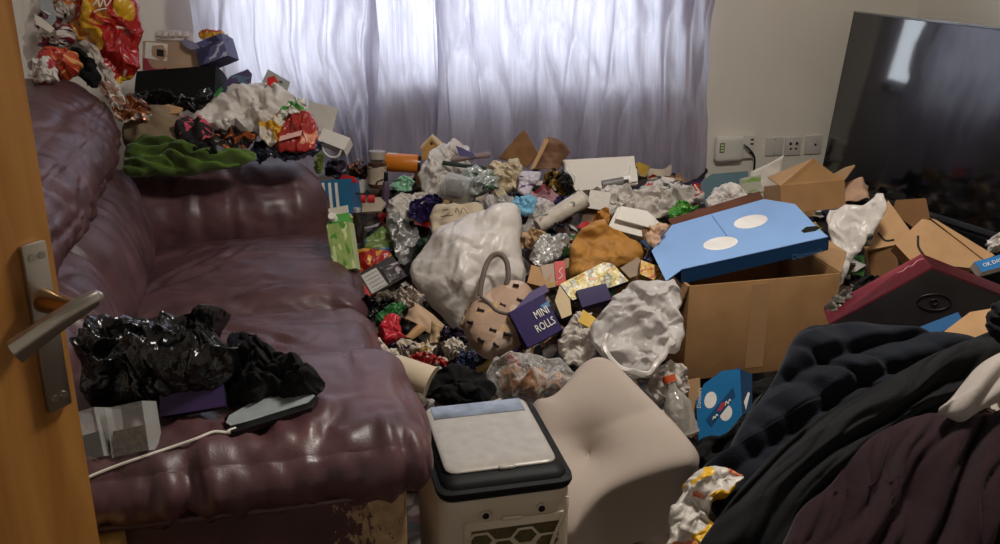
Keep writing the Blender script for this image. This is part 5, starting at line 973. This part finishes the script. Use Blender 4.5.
def smile(x0, y0, x1, y1, bow_, pl): 
    mx, my = (x0 + x1) / 2 + bow_[0], (y0 + y1) / 2 + bow_[1]; return ('printed_arrow', strokes([[(x0, y0), (mx, my), (x1, y1)]], pl, .0035, .001), INKD)
g, _ = carton((872, 280), (900, 276), (870, 250), ap, .14, .002); g2 = PL(890, 250, -16, 52, t=3.04)
thing('tall_parcel_box', 'brown parcel box with a printed arrow behind the white mailing bag', 'box', [('body', g, [CARDD, CARD]), ('lid', slab([(868, 250), (900, 244), (914, 236), (888, 200), (882, 214)], g2, .006), [CARD2, CARD2], [smile(878, 233, 894, 240, (-1, 4), (g2[0], g2[1]))])])
SL('brown_box_flap', 'dark brown box flap sticking up below the television', 'card', [(892, 212), (896, 200), (926, 198), (930, 218), (914, 228)], .005, [CARDD, CARDD], (-6, 30), t=3.20)
ap = PL(930, 260, -8, 42, t=2.86); g = slab([(895, 244), (922, 219), (930, 220), (984, 260), (970, 268), (912, 262)], ap, .05)
thing('flat_parcel_box', 'tan parcel box with a curved printed arrow above the red box', 'box', [(None, g, [CARD2, CARD]), smile(918, 236, 924, 256, (-2.5, 1), ap), ('flap', slab([(930, 219), (936, 221), (994, 256), (984, 261)], ap, .004, .006), [CARD2, CARD])])
# red and grey appliance box
rp_ = PL(915, 320, -10, 2, t=2.50)
Fg = slab([(829, 324), (932, 267), (1030, 306), (1010, 345), (850, 345)], rp_, .11); aa, bb, nn = axes(rp_)
RED = mat('red_box_print', '#8c2430', .45, .4, vary=.06); REDD = mat('dark_red_box_print', '#5e1a22', .45)
e0, e1, e2 = onplane(829, 324, *rp_), onplane(932, 267, *rp_), onplane(1030, 306, *rp_); up_ = -nn * .115
s1 = flapg([e0, e1, e1 + up_, e0 + up_], .004); s2 = flapg([e1, e2, e2 + up_, e1 + up_], .004)
def ringp(cx, cy, rx, ry): q = ell(cx, cy, rx, ry, 0, 22); return q + [q[0]]
thing('red_appliance_box', 'red and dark grey appliance box tilted above the dark clothes', 'box', [('front_panel', Fg, [mat('dark_grey_print', '#2c292a', .6, .2, vary=.2), REDD], [('emblem', strokes([ringp(934, 302, 17, 8), ringp(934, 302, 4, 2.5)], rp_, .0018, .001), mat('emblem_dark', '#120e10', .4))]), ('side_panel', s1, RED, [('printed_mark', strokes([[(898, 274), (904, 272), (908, 268), (913, 267), (918, 262), (924, 260)]], (e0 + up_ * .5, unit(np.cross(e1 - e0, up_)) * (1 if np.cross(e1 - e0, up_)[2] > 0 else -1)), .0012, .004), mat('pink_script', '#d89aa0', .5))]), ('side_panel', s2, REDD)])
SL('blue_leaflet_box', 'bright blue box edge with white letters at the right edge', 'box', [(974, 262), (1016, 250), (1018, 262), (982, 272)], .03, [mat('bright_blue_print', '#2c78b8', .4), PAPERW], (0, 50), t=2.72, extra=lambda pl: [('lettering', text('OK DAIL', (984, 267.5), (1004, 261), pl, .002), INKW)])
SL('blue_flat_box', 'flat blue box under the red appliance box', 'box', [(896, 336), (958, 312), (964, 322), (912, 344)], .02, [mat('deep_blue_print', '#1f5484', .45), mat('deep_blue_print', '#1f5484', .45)], (0, 50), t=2.36)
SL('tan_carton', 'tan carton corner at the right edge above the navy sweatshirt', 'box', [(938, 336), (970, 312), (994, 308), (1006, 322), (992, 344)], .06, [CARD2, CARD2], (0, 50), t=2.30)
S('white_foam_chip', 'small white foam piece on the bench below the television', 'foam', [(986, 246), (990, 236), (1002, 234), (1006, 246), (996, 252)], FOAM, (0, 40), t=2.95, hf=.03, hb=.02, cr=1.12, amp=.012, N=18)

# ---- centre front
S('silver_foil_tray', 'crumpled silver foil blister tray left of the padded envelope', 'foil tray', [(529, 262), (534, 246), (544, 234), (558, 234), (572, 238), (564, 252), (552, 264), (540, 268)], FOIL, (0, 42), t=3.06, hf=.018, hb=.018, cr=1.12, amp=.012, N=30, prof=4)
S('tan_paper_scrap', 'tan paper scrap beneath the clear film bag', 'paper', [(518, 244), (522, 232), (536, 228), (548, 232), (540, 242), (528, 250)], PAPERT, (0, 45), t=3.12, hf=.014, hb=.014, cr=1.12, amp=.01, N=20)
BX('tan_small_box', 'small plain tan box right of the bow handbag', 'box', (527, 283), (548, 288), (530, 265), .05, [CARD2, CARD], (-4, 40), t=2.92)
rq = PL(556, 286, 6, 36, t=2.92); g, _ = carton((546, 288), (566, 284), (545, 264), rq, .04, .002)
thing('red_white_box', 'small pinkish box with a bright red end and white swirl', 'box', [('body', g, [mat('pink_tan_card', '#b09a88', .6), CARD]), ('red_end', slab([(556, 286), (566, 284), (564, 261), (554, 262)], rq, .001, .004), INKR, [('swirl', strokes([[(558, 280), (562, 276), (559, 272), (562, 268)]], rq, .0014, .0055), INKW)])])
YP = prn('yellow_food_print', '#c0a83e', [('#d8d0b0', (5, 3, 1), .52, 2), ('#8a8466', (7, 4, 1), .56, 5), ('#b87838', (6, 4, 1), .64, 8)], .35)
yq = PL(595, 296, 4, 44, t=2.86); fy = slab([(560, 284), (570, 298), (573, 300), (629, 281), (613, 264), (604, 262)], yq, .028)
thing('yellow_food_box', 'flat yellow food box with pictures lying across the heap', 'box', [('body', fy, [YP, mat('purple_box_side', '#2e2450', .4)]), ('end_flap', slab([(560, 284), (555, 300), (562, 318), (572, 314), (570, 298)], yq, .003, -.004), mat('gold_flap_card', '#a8842a', .4))])
BX('purple_biscuit_box', 'purple box half hidden under the yellow food box', 'box', (582, 308), (612, 300), (580, 290), .05, [mat('deep_purple_print', '#2c2050', .5, .2, vary=.1), mat('deep_purple_print', '#2c2050', .4)], (6, 40), t=2.84)
SL('grey_card_insert', 'grey-brown card insert right of the yellow food box', 'card', [(620, 268), (638, 257), (643, 262), (646, 272), (630, 278)], .004, [mat('grey_brown_card', '#94806c', .7), CARD], (0, 45), t=2.88)
SL('yellow_red_box', 'yellow box end with red lettering by the pizza box flap', 'box', [(640, 274), (641, 260), (652, 264), (666, 268), (654, 280)], .03, [prn('yellow_red_box', '#c89a2e', [('#b03a24', (4, 4, 1), .55, 3)], .4), mat('olive_side', '#7a6824', .5)], (6, 42), t=2.84)
S('navy_bag', 'dark navy bag between padded envelope and pizza box', 'bag', [(640, 262), (646, 250), (660, 246), (668, 256), (664, 270), (650, 272)], mat('navy_film', '#1c1e30', .25), (0, 45), t=2.90, hf=.02, hb=.02, N=18)
S('pink_paper', 'pinkish paper left of the pizza box', 'paper', [(645, 240), (648, 226), (660, 222), (670, 226), (660, 240), (652, 250)], mat('pink_tan_paper', '#c4a084', .75), (0, 40), t=2.92, hf=.012, hb=.012, cr=1.06, N=18)
mp_ = PL(538, 344, 10, 34, t=2.76); g, fr_ = carton((527, 347), (562, 329), (515, 309), mp_, .05, .002)
MR = mat('violet_cake_box', '#2b1c54', .5, .2, vary=.1)
thing('cake_roll_box', 'dark violet cake box with white lettering beside the bow handbag', 'box', [('body', g, [MR, MR], [('lettering', text('MINI', (536.5, 319.5), (549.5, 312.5), mp_, .004, stretch=1.5), INKW), ('lettering', text('ROLLS', (538, 333), (556, 323), mp_, .004, stretch=1.5), INKW), ('blue_patch', slab([(540, 306), (548, 301), (550, 306), (544, 310)], mp_, .001, .003), mat('sky_blue_ink', '#4a7aa8', .5))]), ('torn_flap', slab([(515, 309), (550, 290), (546, 283), (530, 292)], mp_, .003, -.012), mat('violet_flap', '#4a3a70', .4)), ('gold_flap', slab([(538, 292), (556, 283), (560, 279), (544, 284)], mp_, .003, -.02), mat('gold_flap_card', '#a8842a', .4))])
S('thin_carrier_bag', 'thin white carrier bag with a torn handle left of the brown carton', 'bag', [(594, 342), (598, 316), (608, 298), (626, 284), (652, 278), (678, 284), (684, 310), (682, 342), (668, 352), (652, 376), (636, 380), (614, 366)], FILMS, (-4, 36), t=2.62, hf=.05, hb=.06, cr=1.14, amp=.024, N=48, it=35, folds=[(60, 5, .012, 99)], extra=lambda pl: [('handle', crush(tube(smoothpath([onplane(x, y, *pl) + pl[1] * .05 for x, y in ((606, 338), (603, 352), (612, 366), (630, 376), (648, 376), (660, 360), (672, 344))], 40), .009, 8), .003, 14), FILMW)])
S('clear_yellow_bag', 'milky bag with a yellow label below the yellow food box', 'bag', [(556, 352), (562, 330), (574, 314), (588, 312), (598, 326), (600, 350), (590, 366), (570, 368)], FILMW2, (0, 38), t=2.70, hf=.04, hb=.04, cr=1.10, amp=.016, N=32, extra=lambda pl: [('label', slab([(577, 325), (590, 332), (595, 322), (582, 313)], pl, .0015, .036), mat('yellow_label', '#cfa630', .4))])
S('pastry_bag', 'clear bag of brown pastries above the air cooler', 'bag', [(486, 378), (492, 362), (508, 354), (526, 352), (548, 358), (572, 366), (574, 384), (560, 400), (534, 404), (508, 402), (492, 394)], CLEAR, (0, 44), t=2.50, hf=.055, hb=.05, cr=1.16, amp=.018, N=40)
PAST = mat('baked_pastry', '#9a6a44', .55, .35, vary=.3, vs=30, bump=.5, bs=80)
for k, (poly, lb) in enumerate((([(498, 384), (500, 368), (514, 362), (524, 370), (520, 390), (506, 394)], 'round brown pastry at the left of the clear bag'), ([(520, 392), (524, 370), (540, 364), (550, 376), (546, 396), (532, 400)], 'twisted brown pastry in the middle of the clear bag'), ([(546, 394), (550, 376), (562, 370), (570, 380), (562, 396)], 'brown pastry at the right of the clear bag'))):
    S('pastry', lb, 'pastry', poly, PAST, (0, 44), t=2.51, hf=.03, hb=.03, cr=1.04, amp=.008, N=20, at=(530, 391))
S('black_tshirt', 'black cloth heaped behind the air cooler', 'clothing', [(426, 402), (428, 384), (438, 370), (456, 364), (476, 370), (492, 378), (498, 394), (480, 404), (452, 408)], BLACKC, (0, 48), t=2.46, hf=.045, hb=.05, cr=1.05, amp=.014, N=34, folds=[(10, 7, .012, 111)])
cu_ = PL(414, 388, 0, 50, t=2.50); thing('paper_cup', 'cream paper cup lying beside the black cloth', 'cup', [('cup', rod((396, 372), (432, 388), .033, .042, cu_, 26, [(0, .96), (.02, 1), (.96, 1), (.97, 1.05), (1, 1.05)], .03), mat('cream_cup_card', '#c8b69c', .55, vary=.05)), ('base_ring', rod((394, 371), (396.5, 372.2), .030, .030, cu_, 26, None, .03), PAPERW)])
S('red_balloon_cup', 'glossy red plastic piece beside the sofa seat', 'plastic', [(374, 336), (380, 324), (392, 314), (401, 316), (402, 330), (408, 340), (396, 342), (386, 348)], mat('glossy_red_plastic', '#b01a28', .2, .6, vary=.08), (0, 40), t=2.68, hf=.03, hb=.02, cr=1.02, N=24)
S('white_tissue_pile', 'crumpled white tissue below the red plastic piece', 'tissue', [(368, 344), (372, 336), (380, 340), (384, 350), (396, 346), (402, 358), (394, 372), (380, 374), (374, 362)], mat('tissue_white', '#bfb6aa', .85, vary=.05), (0, 40), t=2.58, hf=.03, hb=.03, cr=1.14, amp=.014, N=28)
S('cream_tissue', 'cream tissue beside the paper cup base', 'tissue', [(384, 384), (386, 372), (394, 366), (402, 374), (398, 386), (390, 390)], PAPERC, (0, 40), t=2.52, hf=.02, hb=.02, cr=1.12, amp=.012, N=20)
S('red_white_wrapper', 'red wrapper with white print above the paper cup', 'wrapper', [(408, 362), (414, 354), (428, 352), (440, 356), (450, 362), (440, 368), (424, 368)], prn('red_white_wrap', '#9c2626', [('#c8b8ac', (4, 4, 1), .6, 3)], .3), (0, 48), t=2.60, hf=.018, hb=.018, cr=1.14, amp=.01, N=22)
S('colourful_wrapper', 'white and gold crumpled wrapper above the red wrapper', 'wrapper', [(396, 348), (402, 340), (418, 340), (434, 344), (438, 354), (420, 356), (404, 358)], prn('colourful_wrap', '#c0b2a2', [('#a88430', (3, 3, 1), .58, 3), ('#302840', (3, 3, 1), .60, 7)], .3), (0, 48), t=2.66, hf=.015, hb=.015, cr=1.16, amp=.012, N=24)
SH('tan_napkin', 'tan napkin spread below the big white sack', 'napkin', [(404, 318), (432, 336), (446, 326), (412, 300)], mat('tan_napkin', '#b99c80', .8, vary=.06), (0, 48), t=2.78, bend=.03, crum=.008)
SH('tan_card_scrap', 'tan card scrap between red plastic and tan napkin', 'card', [(404, 338), (412, 340), (428, 328), (418, 324)], CARD2, (0, 45), t=2.72, bend=.01, crum=.002, h=.002)
SH('tan_napkin_tail', 'second tan napkin tail beside the bow handbag', 'napkin', [(428, 342), (442, 344), (448, 330), (432, 322)], PAPERT, (0, 46), t=2.74, bend=.02, crum=.01)
S('tissue_ball', 'crumpled white tissue ball left of the bow handbag', 'tissue', [(442, 352), (444, 342), (454, 338), (464, 342), (466, 352), (456, 360), (446, 360)], mat('tissue_white', '#bfb6aa', .85), (0, 40), t=2.66, hf=.03, hb=.02, cr=1.16, amp=.014, N=24)
S('violet_black_wrapper', 'violet-black wrapper above the tissue ball', 'wrapper', [(438, 338), (442, 326), (454, 326), (464, 334), (458, 342), (446, 344)], mat('violet_black_foil', '#241a2e', .25, .5, vary=.2), (0, 44), t=2.72, hf=.014, hb=.014, cr=1.16, amp=.012, N=20)
S('navy_wrapper', 'navy wrapper between tissue ball and pastry bag', 'wrapper', [(452, 370), (458, 356), (466, 348), (476, 352), (478, 368), (466, 376)], mat('navy_wrapper_film', '#262c48', .25, .5, vary=.25), (0, 44), t=2.58, hf=.018, hb=.018, cr=1.18, amp=.012, N=22)
S('green_crisp_packet', 'green crisp packet under the tan napkin', 'packet', [(374, 318), (384, 308), (398, 302), (408, 304), (402, 314), (388, 322), (378, 326)], mat('glossy_green_film', '#2c6a34', .25, .5, vary=.2), (0, 44), t=2.76, hf=.014, hb=.014, cr=1.14, amp=.01, N=22)
S('bubble_wrap_scrap', 'clear crumpled film under the red and black food box', 'film', [(394, 302), (400, 290), (414, 286), (424, 294), (420, 306), (406, 310)], prn('milky_crinkle', '#b4a698', [('#d4ccc4', (5, 5, 1), .55, 3)], .2), (0, 42), t=2.82, hf=.02, hb=.02, cr=1.2, amp=.014, N=24)
S('black_sack_scrap', 'black bag under the red and black food box', 'bag', [(350, 310), (356, 300), (374, 298), (394, 298), (398, 306), (384, 314), (364, 322)], BLACKB, (0, 44), t=2.80, hf=.02, hb=.02, cr=1.14, amp=.014, N=24)
S('olive_cloth', 'olive-grey cloth below the red and black food box', 'clothing', [(366, 304), (378, 294), (396, 288), (408, 292), (400, 304), (384, 312)], mat('olive_grey_cloth', '#5a5344', .85, vary=.1), (0, 44), t=2.84, hf=.018, hb=.02, cr=1.05, N=20)
S('grey_rag', 'grey rag on the floor between sofa and air cooler', 'rag', [(388, 404), (392, 388), (408, 386), (426, 394), (430, 406), (414, 412), (398, 412)], mat('dirty_grey_cloth', '#6a6258', .9, vary=.12, bump=.3, bs=200), (0, 52), t=2.44, hf=.02, hb=.03, cr=1.06, amp=.012, N=26, folds=[(0, 9, .008, 121)])
# plastic bottle and film beside the carton
bo = PL(680, 436, 4, 28, t=2.58); pr_ = [(0, .8), (.04, 1), (.12, .94), (.2, 1), (.28, .93), (.36, 1), (.44, .94), (.52, 1), (.62, 1), (.78, .62), (.9, .36), (1, .36)]
thing('plastic_bottle', 'clear plastic bottle with an orange cap left of the blue snack box', 'bottle', [('bottle', rod((684, 436), (668, 384), .036, .036, bo, 24, pr_, .03), mat('bottle_plastic', '#b8b2a8', .12, .7, clear=.6)), ('cap', rod((667.6, 382.5), (665.5, 376), .0175, .0175, bo, 18, None, .03), mat('orange_cap', '#c2542c', .4))])
S('torn_film', 'torn milky film around the orange-capped bottle', 'film', [(648, 384), (654, 366), (670, 360), (686, 366), (692, 382), (686, 400), (676, 424), (664, 408), (654, 396)], FILMW2, (0, 34), t=2.62, hf=.02, hb=.03, cr=1.14, amp=.016, N=30)
SL('tan_card', 'tan card panel behind the blue snack box', 'card', [(690, 438), (688, 380), (700, 378), (702, 436)], .004, [CARD2, CARD], (0, 15), t=2.68)
SL('white_receipt', 'thin white paper edge beside the blue snack box', 'paper', [(744, 402), (748, 392), (750, 393), (746, 410)], .002, [PAPERW, PAPERW], (0, 30), t=2.48)
S('dark_cloth', 'dark cloth bundled under the brown carton', 'clothing', [(684, 400), (690, 384), (760, 378), (800, 372), (806, 390), (760, 400), (720, 420), (694, 424)], CHARC, (0, 40), t=2.76, hf=.04, hb=.06, cr=1.06, amp=.016, N=30)
S('grey_litter_bag', 'grey crumpled bag below the white mailing bag', 'bag', [(828, 316), (832, 298), (846, 292), (862, 296), (866, 308), (850, 318)], mat('grey_film', '#6c675f', .35, .5, vary=.2), (0, 44), t=2.60, hf=.02, hb=.03, cr=1.12, amp=.014, N=22)
S('black_cloth_bag', 'black bag in the gap below the tall parcel box', 'bag', [(850, 296), (858, 276), (876, 278), (900, 272), (912, 276), (890, 290), (868, 302)], BLACKC, (0, 44), t=2.76, hf=.02, hb=.04, cr=1.08, amp=.014, N=22)
